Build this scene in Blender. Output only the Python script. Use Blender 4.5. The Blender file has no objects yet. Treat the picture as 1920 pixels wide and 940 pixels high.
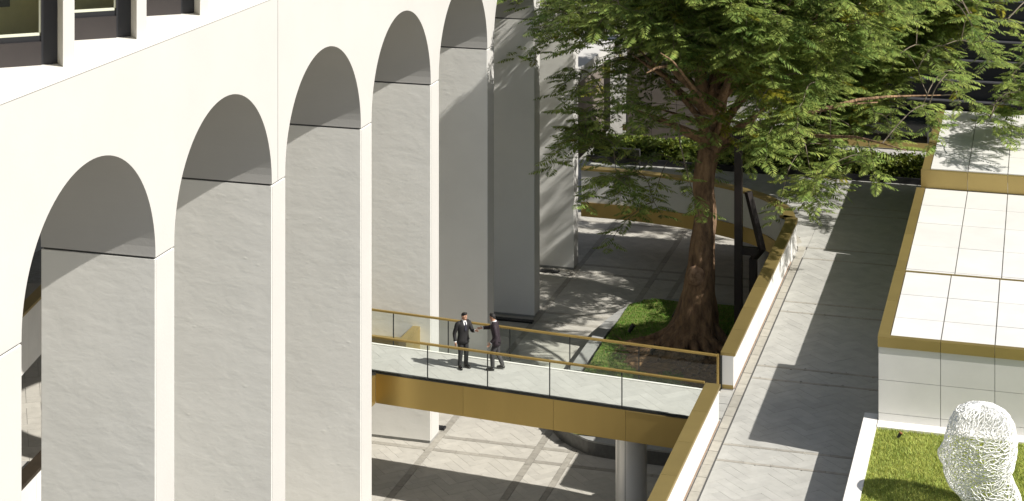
import bpy, bmesh, math, random
import numpy as np
from mathutils import Vector, Matrix
R = math.radians
random.seed(11)
rng = np.random.default_rng(5)
scene = bpy.context.scene
COL = scene.collection

# ------------------------------------------------------------------ camera
D = 19.80                     # metres from the arcade front to the lens
CAMZ = 25.06
TH = math.atan((1957 - 960) / 3453.0)
cam = bpy.data.cameras.new('camera')
camo = bpy.data.objects.new('camera', cam)
COL.objects.link(camo)
camo.location = (D, 0, CAMZ)
camo.rotation_euler = (R(90), 0, TH)
cam.sensor_width = 36.0
cam.lens = 3453.0 / 1920 * 36
cam.shift_y = -1035.0 / 1920
cam.clip_start = 0.5
cam.clip_end = 3000
scene.camera = camo

# ------------------------------------------------------------------ light
SUN = Vector((-1.05, 0.205, -1.0)).normalized()      # direction the light travels
s = -SUN
elev = math.asin(s.z)
azim = math.atan2(s.x, s.y)
sun = bpy.data.lights.new('sun', 'SUN')
sun.energy = 4.4
sun.angle = R(0.5)
sun.color = (1.0, 0.962, 0.90)
suno = bpy.data.objects.new('sun', sun)
COL.objects.link(suno)
suno.rotation_euler = SUN.to_track_quat('-Z', 'Y').to_euler()
suno.location = (60, -30, 80)
world = bpy.data.worlds.new('World')
scene.world = world
world.use_nodes = True
wn = world.node_tree.nodes
wl = world.node_tree.links
wn.clear()
sky = wn.new('ShaderNodeTexSky')
sky.sky_type = 'NISHITA'
sky.sun_disc = False
sky.sun_elevation = elev
sky.sun_rotation = azim
sky.air_density = 1.2
sky.dust_density = 2.0
bg = wn.new('ShaderNodeBackground')
bg.inputs[1].default_value = 0.056
wo = wn.new('ShaderNodeOutputWorld')
wl.new(sky.outputs[0], bg.inputs[0])
wl.new(bg.outputs[0], wo.inputs[0])
vs = scene.view_settings
vs.view_transform = 'Standard'
vs.look = 'None'
vs.exposure = 0.63
vs.gamma = 1.0
scene.cycles.max_bounces = 8
scene.cycles.transparent_max_bounces = 16

# ------------------------------------------------------------------ materials
def mat(name, col, rough=0.6, metal=0.0, var=0.0, scale=2.0, bump=0.0, bscale=20.0, island=0.0, objrand=0.0,
        col2=None, stretch=(1, 1, 1), bstretch=None, spec=0.5, detail=5.0, transl=0.0, bdist=0.02, hue=0.0):
    """procedural principled material: noise between col and col2, brightness jitter per island / object, bump"""
    m = bpy.data.materials.new(name)
    m.use_nodes = True
    nt = m.node_tree
    n, l = nt.nodes, nt.links
    p = n['Principled BSDF']
    p.inputs['Roughness'].default_value = rough
    p.inputs['Metallic'].default_value = metal
    p.inputs['Specular IOR Level'].default_value = spec
    tc = n.new('ShaderNodeTexCoord')
    geo = n.new('ShaderNodeNewGeometry')
    mp = n.new('ShaderNodeMapping')
    mp.inputs['Scale'].default_value = stretch
    l.new(geo.outputs['Position'], mp.inputs[0])
    nz = n.new('ShaderNodeTexNoise')
    nz.inputs['Scale'].default_value = scale
    nz.inputs['Detail'].default_value = detail
    nz.inputs['Roughness'].default_value = 0.6
    l.new(mp.outputs[0], nz.inputs['Vector'])
    c2 = col2 if col2 else tuple(c * (1 - var) for c in col)
    ramp = n.new('ShaderNodeMapRange')
    ramp.inputs['From Min'].default_value = 0.32
    ramp.inputs['From Max'].default_value = 0.68
    l.new(nz.outputs[0], ramp.inputs[0])
    mix = n.new('ShaderNodeMix')
    mix.data_type = 'RGBA'
    mix.inputs[6].default_value = (*col, 1)
    mix.inputs[7].default_value = (*c2, 1)
    l.new(ramp.outputs[0], mix.inputs[0])
    out = mix.outputs[2]
    if island or objrand:
        if island:
            src = geo.outputs['Random Per Island']
            amt = island
        else:
            oi = n.new('ShaderNodeObjectInfo')
            src = oi.outputs['Random']
            amt = objrand
        mr = n.new('ShaderNodeMapRange')
        mr.inputs['To Min'].default_value = 1 - amt
        mr.inputs['To Max'].default_value = 1 + amt
        l.new(src, mr.inputs[0])
        hs = n.new('ShaderNodeHueSaturation')
        l.new(out, hs.inputs['Color'])
        l.new(mr.outputs[0], hs.inputs['Value'])
        if hue:
            wn_ = n.new('ShaderNodeTexWhiteNoise')
            wn_.noise_dimensions = '1D'
            l.new(src, wn_.inputs['W'])
            mh = n.new('ShaderNodeMapRange')
            mh.inputs['To Min'].default_value = 0.5 - hue
            mh.inputs['To Max'].default_value = 0.5 + hue
            l.new(wn_.outputs[0], mh.inputs[0])
            l.new(mh.outputs[0], hs.inputs['Hue'])
        out = hs.outputs[0]
    l.new(out, p.inputs['Base Color'])
    if bump:
        mp2 = n.new('ShaderNodeMapping')
        mp2.inputs['Scale'].default_value = bstretch or stretch
        l.new(geo.outputs['Position'], mp2.inputs[0])
        nb = n.new('ShaderNodeTexNoise')
        nb.inputs['Scale'].default_value = bscale
        nb.inputs['Detail'].default_value = 4
        l.new(mp2.outputs[0], nb.inputs['Vector'])
        b = n.new('ShaderNodeBump')
        b.inputs['Strength'].default_value = bump
        b.inputs['Distance'].default_value = bdist
        l.new(nb.outputs[0], b.inputs['Height'])
        l.new(b.outputs[0], p.inputs['Normal'])
    if transl:
        tr = n.new('ShaderNodeBsdfTranslucent')
        l.new(out, tr.inputs[0])
        ms = n.new('ShaderNodeMixShader')
        ms.inputs[0].default_value = transl
        l.new(p.outputs[0], ms.inputs[1])
        l.new(tr.outputs[0], ms.inputs[2])
        l.new(ms.outputs[0], n['Material Output'].inputs[0])
    return m

def glass_mat(name, tint, refl=1.0):
    m = bpy.data.materials.new(name)
    m.use_nodes = True
    nt = m.node_tree
    n, l = nt.nodes, nt.links
    n.remove(n['Principled BSDF'])
    t = n.new('ShaderNodeBsdfTransparent')
    t.inputs[0].default_value = (*tint, 1)
    g = n.new('ShaderNodeBsdfGlossy')
    g.inputs['Roughness'].default_value = 0.02
    g.inputs['Color'].default_value = (refl, refl, refl, 1)
    f = n.new('ShaderNodeFresnel')
    f.inputs[0].default_value = 1.30
    ms = n.new('ShaderNodeMixShader')
    l.new(f.outputs[0], ms.inputs[0])
    l.new(t.outputs[0], ms.inputs[1])
    l.new(g.outputs[0], ms.inputs[2])
    l.new(ms.outputs[0], n['Material Output'].inputs[0])
    return m

def plaster_mat(name, col, lump, streak=True):
    """hand-trowelled render: broad lumps, little pocks and faint drag marks"""
    m = mat(name, col, rough=0.85, var=0.06, scale=0.55, spec=0.25)
    nt = m.node_tree
    n, l = nt.nodes, nt.links
    p = n['Principled BSDF']
    geo = next(x for x in n if x.type == 'NEW_GEOMETRY')
    mp = n.new('ShaderNodeMapping')
    mp.inputs['Scale'].default_value = (0.75, 1, 1.5)
    l.new(geo.outputs['Position'], mp.inputs[0])
    def noise(sc, det, dist=0.0):
        x = n.new('ShaderNodeTexNoise')
        x.inputs['Scale'].default_value = sc
        x.inputs['Detail'].default_value = det
        x.inputs['Distortion'].default_value = dist
        l.new(mp.outputs[0], x.inputs['Vector'])
        return x.outputs[0]
    a = noise(1.1, 3, 0.3)
    b = noise(3.8, 3, 0.5)
    vo = n.new('ShaderNodeTexVoronoi')
    vo.feature = 'SMOOTH_F1'
    vo.inputs['Scale'].default_value = 3.4
    l.new(mp.outputs[0], vo.inputs['Vector'])
    mr = n.new('ShaderNodeMapRange')
    mr.inputs['From Min'].default_value = 0.0
    mr.inputs['From Max'].default_value = 0.22
    mr.inputs['To Min'].default_value = 0.20
    mr.inputs['To Max'].default_value = 0.0
    l.new(vo.outputs['Distance'], mr.inputs[0])
    gate = n.new('ShaderNodeMapRange')
    gate.inputs['From Min'].default_value = 0.5
    gate.inputs['From Max'].default_value = 0.66
    l.new(noise(0.8, 2, 0.0), gate.inputs[0])
    gm = n.new('ShaderNodeMath'); gm.operation = 'MULTIPLY'
    l.new(mr.outputs[0], gm.inputs[0]); l.new(gate.outputs[0], gm.inputs[1])
    mr = gm
    m1 = n.new('ShaderNodeMath'); m1.operation = 'MULTIPLY_ADD'
    l.new(b, m1.inputs[0]); m1.inputs[1].default_value = 0.30
    l.new(a, m1.inputs[2])
    m2 = n.new('ShaderNodeMath'); m2.operation = 'ADD'
    l.new(m1.outputs[0], m2.inputs[0]); l.new(mr.outputs[0], m2.inputs[1])
    bp = n.new('ShaderNodeBump')
    bp.inputs['Strength'].default_value = 1.0
    bp.inputs['Distance'].default_value = lump
    l.new(m2.outputs[0], bp.inputs['Height'])
    l.new(bp.outputs[0], p.inputs['Normal'])
    return m

M = {}
M['plaster'] = mat('sun_dimmed_render', (0.525, 0.515, 0.49), 0.8, var=0.05, scale=0.35, bump=0.12, bscale=14, spec=0.25)  # white paint darkened so that sunlit faces do not burn out
M['rough_plaster'] = plaster_mat('brightened_trowelled_render', (0.87, 0.86, 0.81), 0.0145)  # same white paint, made lighter to lift the grazing-lit reveals
M['groove'] = mat('shadow_groove', (0.10, 0.10, 0.095), 0.9, var=0.2)
M['white_panel'] = mat('white_panel', (0.70, 0.69, 0.66), 0.5, var=0.09, scale=0.8, objrand=0.035, bump=0.05, bscale=3)
M['white_stone'] = mat('white_coping_stone', (0.80, 0.78, 0.73), 0.6, var=0.08, scale=1.7, objrand=0.03, bump=0.08, bscale=25)
M['gold'] = mat('gold_anodised_metal', (0.43, 0.325, 0.125), 0.42, metal=0.7, var=0.10, scale=0.9, objrand=0.07, bump=0.03, bscale=60)
M['gold_beam'] = mat('gold_anodised_beam', (0.50, 0.36, 0.125), 0.36, metal=0.8, var=0.10, scale=0.6, objrand=0.05, stretch=(1, 1, 0.2))
M['gold_rail'] = mat('gold_handrail', (0.46, 0.32, 0.10), 0.4, metal=0.6, var=0.15, scale=1.5)
M['shaded_cap'] = mat('shaded_cap_metal', (0.06, 0.045, 0.03), 0.45, metal=0.5, var=0.3)  # shade on the near walkway cap, put into its colour
M['black'] = mat('black_metal', (0.016, 0.016, 0.018), 0.45, var=0.3)
M['prop_steel'] = mat('dark_painted_steel', (0.014, 0.008, 0.007), 0.55, var=0.4, scale=4)
M['gasket'] = mat('dark_gasket', (0.03, 0.032, 0.03), 0.5)
M['paver'] = mat('pale_granite_paver', (0.405, 0.40, 0.37), 0.75, var=0.16, scale=2.0, objrand=0.06, bump=0.12, bscale=45, bdist=0.01)
M['paver_stuff'] = mat('pale_granite_pavers', (0.405, 0.40, 0.37), 0.75, var=0.16, scale=2.0, island=0.06, bump=0.12, bscale=45, bdist=0.01)
M['plaza_paver'] = mat('warm_granite_paver', (0.46, 0.44, 0.39), 0.75, var=0.14, scale=2.6, objrand=0.06, bump=0.12, bscale=45, bdist=0.01)
M['plaza_paver_stuff'] = mat('warm_granite_pavers', (0.46, 0.44, 0.39), 0.75, var=0.14, scale=2.6, island=0.06, bump=0.12, bscale=45, bdist=0.01)
M['bridge_paver'] = mat('bridge_granite_paver', (0.475, 0.465, 0.435), 0.7, var=0.10, scale=3.0, objrand=0.06, bump=0.08, bscale=45, bdist=0.01)
M['band'] = mat('dark_granite_band', (0.345, 0.325, 0.28), 0.75, var=0.25, scale=5, objrand=0.12, bump=0.15, bscale=60, bdist=0.01)
M['edge_stone'] = mat('channel_setts', (0.37, 0.35, 0.30), 0.8, var=0.18, scale=5, objrand=0.10, bump=0.2, bscale=40, bdist=0.01)
M['grout'] = mat('sandy_grout', (0.30, 0.285, 0.25), 0.9, var=0.3, scale=6)
M['dark_stone'] = mat('polished_dark_granite', (0.12, 0.12, 0.115), 0.35, var=0.3, scale=8, objrand=0.08)
M['kerb'] = mat('grey_granite_kerb', (0.33, 0.33, 0.315), 0.7, var=0.15, scale=5, objrand=0.12, bump=0.1, bscale=50, bdist=0.01)
M['concrete'] = mat('grey_concrete', (0.42, 0.41, 0.39), 0.85, var=0.2, scale=1.2, bump=0.1)
M['column'] = mat('pale_metal_column', (0.90, 0.88, 0.84), 0.32, metal=0.3, var=0.06, scale=0.5)
M['soil'] = mat('bare_soil', (0.34, 0.20, 0.09), 0.95, col2=(0.10, 0.06, 0.03), scale=3.2, bump=0.9, bscale=11, bdist=0.05)
M['turf'] = mat('turf_thatch', (0.20, 0.22, 0.05), 0.95, col2=(0.12, 0.15, 0.03), scale=4, bump=0.6, bscale=30)
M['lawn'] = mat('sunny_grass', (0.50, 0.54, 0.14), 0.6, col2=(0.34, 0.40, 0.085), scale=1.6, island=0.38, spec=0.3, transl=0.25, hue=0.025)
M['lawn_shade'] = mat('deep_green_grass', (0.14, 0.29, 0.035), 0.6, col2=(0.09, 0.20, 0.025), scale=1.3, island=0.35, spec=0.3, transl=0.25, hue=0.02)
M['bark'] = mat('brown_bark', (0.36, 0.225, 0.125), 0.95, col2=(0.10, 0.06, 0.035), scale=4.0, stretch=(1, 1, 0.35), bump=1.0, bscale=9.0, bdist=0.16, bstretch=(1, 1, 0.30))
M['burl'] = mat('healed_bark', (0.42, 0.27, 0.17), 0.9, col2=(0.15, 0.09, 0.05), scale=5, bump=0.6, bscale=14, bdist=0.04)
M['twig'] = mat('grey_twig', (0.20, 0.165, 0.12), 0.9, var=0.4, scale=3)
M['leaf'] = mat('feathery_leaf', (0.32, 0.38, 0.09), 0.5, col2=(0.11, 0.18, 0.042), scale=0.7, island=0.42, transl=0.36, spec=0.35, hue=0.018)
M['leaf_yellow'] = mat('yellowing_leaf', (0.26, 0.24, 0.022), 0.5, col2=(0.16, 0.18, 0.02), scale=1.5, island=0.3, transl=0.3, spec=0.3, hue=0.02)
M['hedge'] = mat('hedge_leaf', (0.22, 0.26, 0.035), 0.45, col2=(0.08, 0.13, 0.02), scale=2.0, island=0.5, transl=0.25, hue=0.02)
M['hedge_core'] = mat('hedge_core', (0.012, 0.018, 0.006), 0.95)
M['glass'] = glass_mat('balustrade_glass', (0.95, 0.972, 0.957))
M['window_glass'] = glass_mat('window_glass', (0.93, 0.96, 0.90))
M['dark_glass'] = mat('dark_office_glass', (0.012, 0.016, 0.018), 0.06, spec=0.6)
M['frame'] = mat('anthracite_frame', (0.048, 0.042, 0.042), 0.4, metal=0.3, var=0.1)
M['frame_dark'] = mat('anthracite_jamb', (0.020, 0.021, 0.025), 0.4, metal=0.2)
M['bead'] = mat('pale_glazing_bead', (0.62, 0.64, 0.52), 0.4)
M['room'] = mat('cream_room_wall', (0.72, 0.63, 0.36), 0.8, var=0.2, scale=1)
M['room_floor'] = mat('timber_room_floor', (0.12, 0.08, 0.04), 0.6, var=0.3)
M['louvre'] = mat('dark_louvre', (0.018, 0.020, 0.026), 0.35, var=0.2)
M['rail_grey'] = mat('grey_metal_edge', (0.16, 0.16, 0.17), 0.4, metal=0.5)
M['tile_wall'] = mat('brown_stone_cladding', (0.17, 0.145, 0.125), 0.7, var=0.15, scale=2, objrand=0.12)
M['teal'] = mat('teal_glass', (0.10, 0.20, 0.20), 0.15)
M['wire'] = mat('white_cast_resin', (0.90, 0.90, 0.88), 0.5, var=0.04)
M['suit'] = mat('black_suit', (0.012, 0.011, 0.012), 0.75, var=0.3, scale=12)
M['suit2'] = mat('plum_black_suit', (0.022, 0.013, 0.019), 0.75, var=0.3, scale=12)
M['trouser'] = mat('charcoal_trousers', (0.020, 0.020, 0.022), 0.8, var=0.3, scale=12)
M['trouser2'] = mat('grey_trousers', (0.045, 0.043, 0.045), 0.8, var=0.3, scale=12)
M['skin'] = mat('skin', (0.45, 0.25, 0.16), 0.55, var=0.1, scale=20)
M['lips'] = mat('lips', (0.30, 0.12, 0.09), 0.5)
M['hair'] = mat('black_hair', (0.012, 0.010, 0.009), 0.7, var=0.3, scale=40)
M['shirt'] = mat('white_shirt', (0.75, 0.75, 0.75), 0.8)
M['tie'] = mat('dark_tie', (0.02, 0.02, 0.035), 0.6)
M['shoe'] = mat('black_shoe', (0.010, 0.009, 0.009), 0.25)
M['trim'] = mat('brown_base_trim', (0.30, 0.215, 0.155), 0.7, var=0.3, scale=6)
M['copper'] = mat('copper_lamp', (0.45, 0.16, 0.06), 0.35, metal=0.7)

# ------------------------------------------------------------------ builders
OFF = [0.0, 0.0, 0.0]         # origin of the part of the site being built (the arcade front is x = 0)
def site(x=0.0):
    OFF[0] = x
def link(o, parent=None):
    COL.objects.link(o)
    if parent:
        o.parent = parent
    return o

def empty(name, loc, label=None, cat=None, group=None, rz=0.0):
    o = bpy.data.objects.new(name, None)
    o.location = Vector(loc) + Vector(OFF)
    o.rotation_euler.z = rz
    o.empty_display_size = 0.3
    link(o)
    tag(o, label, cat, group)
    return o

def tag(o, label=None, cat=None, group=None, kind=None):
    if label: o['label'] = label
    if cat: o['category'] = cat
    if group: o['group'] = group
    if kind: o['kind'] = kind
    return o

class MB:
    """mesh collector; world coordinates; build() links one object, kept at its parent's frame"""
    def __init__(s):
        s.v = []; s.f = []
    def add(s, vs, fs):
        k = len(s.v)
        s.v += [tuple(v) for v in vs]
        s.f += [tuple(i + k for i in f) for f in fs]
        return s
    def box(s, x0, x1, y0, y1, z0, z1):
        return s.add([(x0, y0, z0), (x1, y0, z0), (x1, y1, z0), (x0, y1, z0), (x0, y0, z1), (x1, y0, z1), (x1, y1, z1), (x0, y1, z1)],
                     [(0, 3, 2, 1), (4, 5, 6, 7), (0, 1, 5, 4), (1, 2, 6, 5), (2, 3, 7, 6), (3, 0, 4, 7)])
    def prism(s, poly, z0, z1):
        n = len(poly)
        a = sum(poly[i][0] * poly[(i + 1) % n][1] - poly[(i + 1) % n][0] * poly[i][1] for i in range(n))
        if a < 0: poly = poly[::-1]
        vs = [(p[0], p[1], z0) for p in poly] + [(p[0], p[1], z1) for p in poly]
        fs = [tuple(range(n - 1, -1, -1)), tuple(range(n, 2 * n))]
        fs += [(i, (i + 1) % n, n + (i + 1) % n, n + i) for i in range(n)]
        return s.add(vs, fs)
    def tube(s, pts, rad, sides=8, cap=True, lobes=None):
        pts = [Vector(p) for p in pts]
        n = len(pts)
        if not isinstance(rad, (list, tuple)): rad = [rad] * n
        prev = None
        vs, fs = [], []
        for i, p in enumerate(pts):
            t = (pts[min(i + 1, n - 1)] - pts[max(i - 1, 0)]).normalized()
            if prev is None:
                a = Vector((1, 0, 0)) if abs(t.x) < 0.8 else Vector((0, 1, 0))
                u = t.cross(a).normalized()
            else:
                u = (prev - t * prev.dot(t)).normalized()
            prev = u
            w = t.cross(u)
            for k in range(sides):
                an = 2 * math.pi * k / sides
                r = rad[i] * (lobes(i, an) if lobes else 1)
                vs.append(p + (u * math.cos(an) + w * math.sin(an)) * r)
        for i in range(n - 1):
            for k in range(sides):
                k2 = (k + 1) % sides
                fs.append((i * sides + k, i * sides + k2, (i + 1) * sides + k2, (i + 1) * sides + k))
        if cap:
            fs.append(tuple(range(sides - 1, -1, -1)))
            fs.append(tuple((n - 1) * sides + k for k in range(sides)))
        return s.add(vs, fs)
    def loft(s, rings, sides=14):
        """rings: (cx, cy, z, rx, ry)"""
        vs, fs = [], []
        for cx, cy, z, rx, ry in rings:
            for k in range(sides):
                a = 2 * math.pi * k / sides
                vs.append((cx + rx * math.cos(a), cy + ry * math.sin(a), z))
        n = len(rings)
        for i in range(n - 1):
            for k in range(sides):
                k2 = (k + 1) % sides
                fs.append((i * sides + k, i * sides + k2, (i + 1) * sides + k2, (i + 1) * sides + k))
        fs.append(tuple(range(sides - 1, -1, -1)))
        fs.append(tuple((n - 1) * sides + k for k in range(sides)))
        return s.add(vs, fs)
    def build(s, name, m, parent=None, smooth=False, local=False, bevel=0.0):
        me = bpy.data.meshes.new(name)
        vs = s.v if local else [Vector(v) + Vector(OFF) for v in s.v]
        if parent and not local:
            inv = world_inv(parent)
            vs = [inv @ Vector(v) for v in vs]
        me.from_pydata([tuple(v) for v in vs], [], s.f)
        me.materials.append(m if not isinstance(m, str) else M[m])
        if smooth:
            me.polygons.foreach_set('use_smooth', [True] * len(me.polygons))
        me.update()
        o = bpy.data.objects.new(name, me)
        link(o, parent)
        if bevel:
            b = o.modifiers.new('bevel', 'BEVEL')
            b.width = bevel; b.segments = 2; b.limit_method = 'ANGLE'
        return o

def world_inv(o):
    m = Matrix.Identity(4)
    while o:
        m = Matrix.LocRotScale(o.location, o.rotation_euler, o.scale) @ m
        o = o.parent
    return m.inverted()

def box(name, m, parent, x0, x1, y0, y1, z0, z1, bevel=0.0):
    return MB().box(x0, x1, y0, y1, z0, z1).build(name, m, parent, bevel=bevel)

def catmull(P, n=8):
    out = []
    P = [Vector(p) for p in P]
    for i in range(len(P) - 1):
        p0 = P[max(i - 1, 0)]; p1 = P[i]; p2 = P[i + 1]; p3 = P[min(i + 2, len(P) - 1)]
        for k in range(n):
            t = k / n
            out.append(0.5 * ((2 * p1) + (p2 - p0) * t + (2 * p0 - 5 * p1 + 4 * p2 - p3) * t * t + (3 * p1 - p0 - 3 * p2 + p3) * t ** 3))
    out.append(P[-1])
    return out

def np_mesh(name, verts, quads, mats, parent=None, matidx=None, smooth=False):
    """large quad mesh from numpy arrays"""
    me = bpy.data.meshes.new(name)
    nv, nf, w = len(verts), len(quads), quads.shape[1]
    verts = verts + np.array(OFF)
    if parent:
        inv = np.array(world_inv(parent))
        verts = verts @ inv[:3, :3].T + inv[:3, 3]
    me.vertices.add(nv)
    me.vertices.foreach_set('co', np.asarray(verts, dtype=np.float32).ravel())
    me.loops.add(nf * w)
    me.loops.foreach_set('vertex_index', np.asarray(quads, dtype=np.int32).ravel())
    me.polygons.add(nf)
    me.polygons.foreach_set('loop_start', np.arange(0, nf * w, w, dtype=np.int32))
    for m in mats: me.materials.append(M[m])
    if matidx is not None:
        me.polygons.foreach_set('material_index', np.asarray(matidx, dtype=np.int32))
    if smooth:
        me.polygons.foreach_set('use_smooth', np.ones(nf, dtype=bool))
    me.update(calc_edges=True)
    o = bpy.data.objects.new(name, me)
    return link(o, parent)

# ---- paving: herringbone stones clipped to rectangles
def clip_poly(poly, x0, x1, y0, y1):
    for ax, lim, sg in ((0, x0, 1), (0, x1, -1), (1, y0, 1), (1, y1, -1)):
        out = []
        n = len(poly)
        for i in range(n):
            a, b = poly[i], poly[(i + 1) % n]
            da, db = (a[ax] - lim) * sg, (b[ax] - lim) * sg
            if da >= 0: out.append(a)
            if da * db < 0:
                t = da / (da - db)
                out.append((a[0] + (b[0] - a[0]) * t, a[1] + (b[1] - a[1]) * t))
        poly = out
        if len(poly) < 3: return None
    return poly

def herringbone(x0, x1, y0, y1, w, ratio, gap, ang=45):
    """list of (polygon, whole?, centre, angle)"""
    out = []
    L = w * ratio
    ca, sa = math.cos(R(ang)), math.sin(R(ang))
    cx, cy = (x0 + x1) / 2, (y0 + y1) / 2
    rad = math.hypot(x1 - x0, y1 - y0) / 2 + L
    n = int(rad / w) + 4
    g = gap / 2
    seen = set()
    for i in range(-n, n):
        for j in range(-n, n):
            m = (i - j) % (2 * ratio)
            if m == 0: r = (i * w, j * w, i * w + L, j * w + w)
            elif m == 2 * ratio - 1: r = (i * w, j * w, i * w + w, j * w + L)
            else: continue
            poly = [(r[0] + g, r[1] + g), (r[2] - g, r[1] + g), (r[2] - g, r[3] - g), (r[0] + g, r[3] - g)]
            P = [(cx + p[0] * ca - p[1] * sa, cy + p[0] * sa + p[1] * ca) for p in poly]
            xs = [p[0] for p in P]; ys = [p[1] for p in P]
            if max(xs) < x0 or min(xs) > x1 or max(ys) < y0 or min(ys) > y1: continue
            whole = min(xs) >= x0 and max(xs) <= x1 and min(ys) >= y0 and max(ys) <= y1
            Q = P if whole else clip_poly(P, x0, x1, y0, y1)
            if not Q: continue
            c = (sum(p[0] for p in Q) / len(Q), sum(p[1] for p in Q) / len(Q))
            a = abs(sum(Q[k][0] * Q[(k + 1) % len(Q)][1] - Q[(k + 1) % len(Q)][0] * Q[k][1] for k in range(len(Q)))) / 2
            if a < 0.004: continue
            out.append((Q, whole, c, R(ang) + (0 if m == 0 else R(90))))
    return out

def visible(x, y, z, pad=0.03):
    """is the point inside the photograph's frame (to decide what is worth building)"""
    v = Vector((x + OFF[0] - D, y, z - CAMZ))
    zz = -math.sin(TH) * v.x + math.cos(TH) * v.y
    if zz < 1: return False
    u = (math.cos(TH) * v.x + math.sin(TH) * v.y) / zz * 3453 + 960
    w = -v.z / zz * 3453 - 565
    return -1920 * min(pad, 0.12) < u < 1920 * (1 + min(pad, 0.12)) and -60 < w < 940 * (1 + pad)

def lay_stones(parent, tiles, z, th, name, m_obj, m_stuff, w, L, gap, budget, keep=lambda c: True, jig=0.0025, prio=None):
    tiles = [t for t in tiles if keep(t[2]) and visible(t[2][0], t[2][1], z, 0.30)]
    rr = random.Random(3)
    key = prio or (lambda t: math.hypot(t[2][0] + OFF[0] - D, t[2][1]))
    tiles.sort(key=key)
    base = MB().box(-L / 2 + gap / 2, L / 2 - gap / 2, -w / 2 + gap / 2, w / 2 - gap / 2, -th, 0)
    shared = None
    inv = world_inv(parent)
    rest = MB()
    for i, (Q, whole, c, a) in enumerate(tiles):
        dz = rr.uniform(-jig, jig)
        if i < budget:
            if whole:
                if shared is None:
                    o = base.build(name, m_obj, parent, local=True)
                    shared = o.data
                else:
                    o = bpy.data.objects.new(name, shared)
                    link(o, parent)
                o.location = inv @ (Vector((c[0], c[1], z + dz)) + Vector(OFF))
                o.rotation_euler.z = a - parent.rotation_euler.z
            else:
                MB().prism(Q, z - th, z + dz).build(name, m_obj, parent)
        else:
            rest.prism(Q, z - th, z + dz)
    if rest.f:
        tag(rest.build(name + 's', m_stuff, parent), kind='stuff')
    return len(tiles)

T = 4.02          # terrace level
CX0, CX1 = 10.75, 11.15   # straight parapet, inner and outer face
# the void in the terrace: inner edge, from the near end round to the arcade
CURVE = [Vector((p[0], p[1], 0)) for p in
         [(10.75, 55.75), (10.75, 69.3), (10.62, 71.0), (10.05, 72.6), (8.8, 74.05), (6.5, 75.25), (3.9, 75.85), (1.32, 75.98)]]
cv = catmull(CURVE, 8)
def offset(path, d):
    out = []
    n = len(path)
    for i, p in enumerate(path):
        t = (path[min(i + 1, n - 1)] - path[max(i - 1, 0)]).normalized()
        out.append(p + Vector((t.y, -t.x, 0)) * d)
    return out
cvo = offset(cv, 0.40)

# ================================================================== GROUND AND PLAZA
plaza = empty('plaza', (0, 60, 0))
tag(plaza, kind='structure')
box('ground_slab', 'grout', plaza, -400, 400, -300, 900, -0.6, -0.032)
xb = [(-0.020, 0.216), (3.450, 3.695), (4.645, 4.861)]        
yb = []
for k in range(-4, 6):
    yb += [(58.31 + 6.6 * k - 0.1, 58.31 + 6.6 * k + 0.12), (59.41 + 6.6 * k - 0.1, 59.41 + 6.6 * k + 0.12)]
def cells(edges, lo, hi):
    out, a = [], lo
    for e0, e1 in sorted(edges):
        if e1 <= lo or e0 >= hi: continue
        if e0 > a: out.append((a, e0))
        a = e1
    if a < hi: out.append((a, hi))
    return out
tiles = []
g = 0.006
for x0, x1 in cells(xb, -4.0, 9.5):
    for y0, y1 in cells(yb, 49.0, 88):
        tiles += herringbone(x0 + g, x1 - g, y0 + g, y1 - g, 0.32, 3, 0.007)
for y0, y1 in cells([], 50, 63):
    tiles += herringbone(-18, -4.0, 50, 63, 0.5, 2, 0.012, ang=32)
def plaza_keep(c):
    if c[0] > 4.2 and 60.3 < c[1] < 73: return False
    if c[0] < -4.0 and not (-17 < c[0] < -9): return False
    return True
lay_stones(plaza, tiles, 0.0, 0.03, 'paving_stone', 'plaza_paver', 'plaza_paver_stuff', 0.32, 0.96, 0.007, 300, plaza_keep,
           prio=lambda t: (0 if t[2][0] > -4 else 1, math.hypot(t[2][0] - D, t[2][1])))
# the dark granite bands, stone by stone
bands = []
for x0, x1 in xb:
    y = 49.0
    while y < 86:
        bands.append((x0 + g, x1 - g, y + g, y + 0.9 - g)); y += 0.9
for y0, y1 in yb:
    if not 49 < y0 < 86: continue
    for a, b in cells(xb, -3.8, 9.5):
        n = max(1, round((b - a) / 0.9))
        for k in range(n):
            bands.append((a + (b - a) * k / n + g, a + (b - a) * (k + 1) / n - g, y0 + g, y1 - g))
for i, (x0, x1, y0, y1) in enumerate(bands):
    c = ((x0 + x1) / 2, (y0 + y1) / 2)
    if not visible(*c, 0, 0.3) or (c[0] > 4.2 and 60 < c[1] < 73.5): continue
    box('band_stone', 'band', plaza, x0, x1, y0, y1, -0.03, 0.001 + random.uniform(0, 0.003))

site(-0.40)
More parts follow.
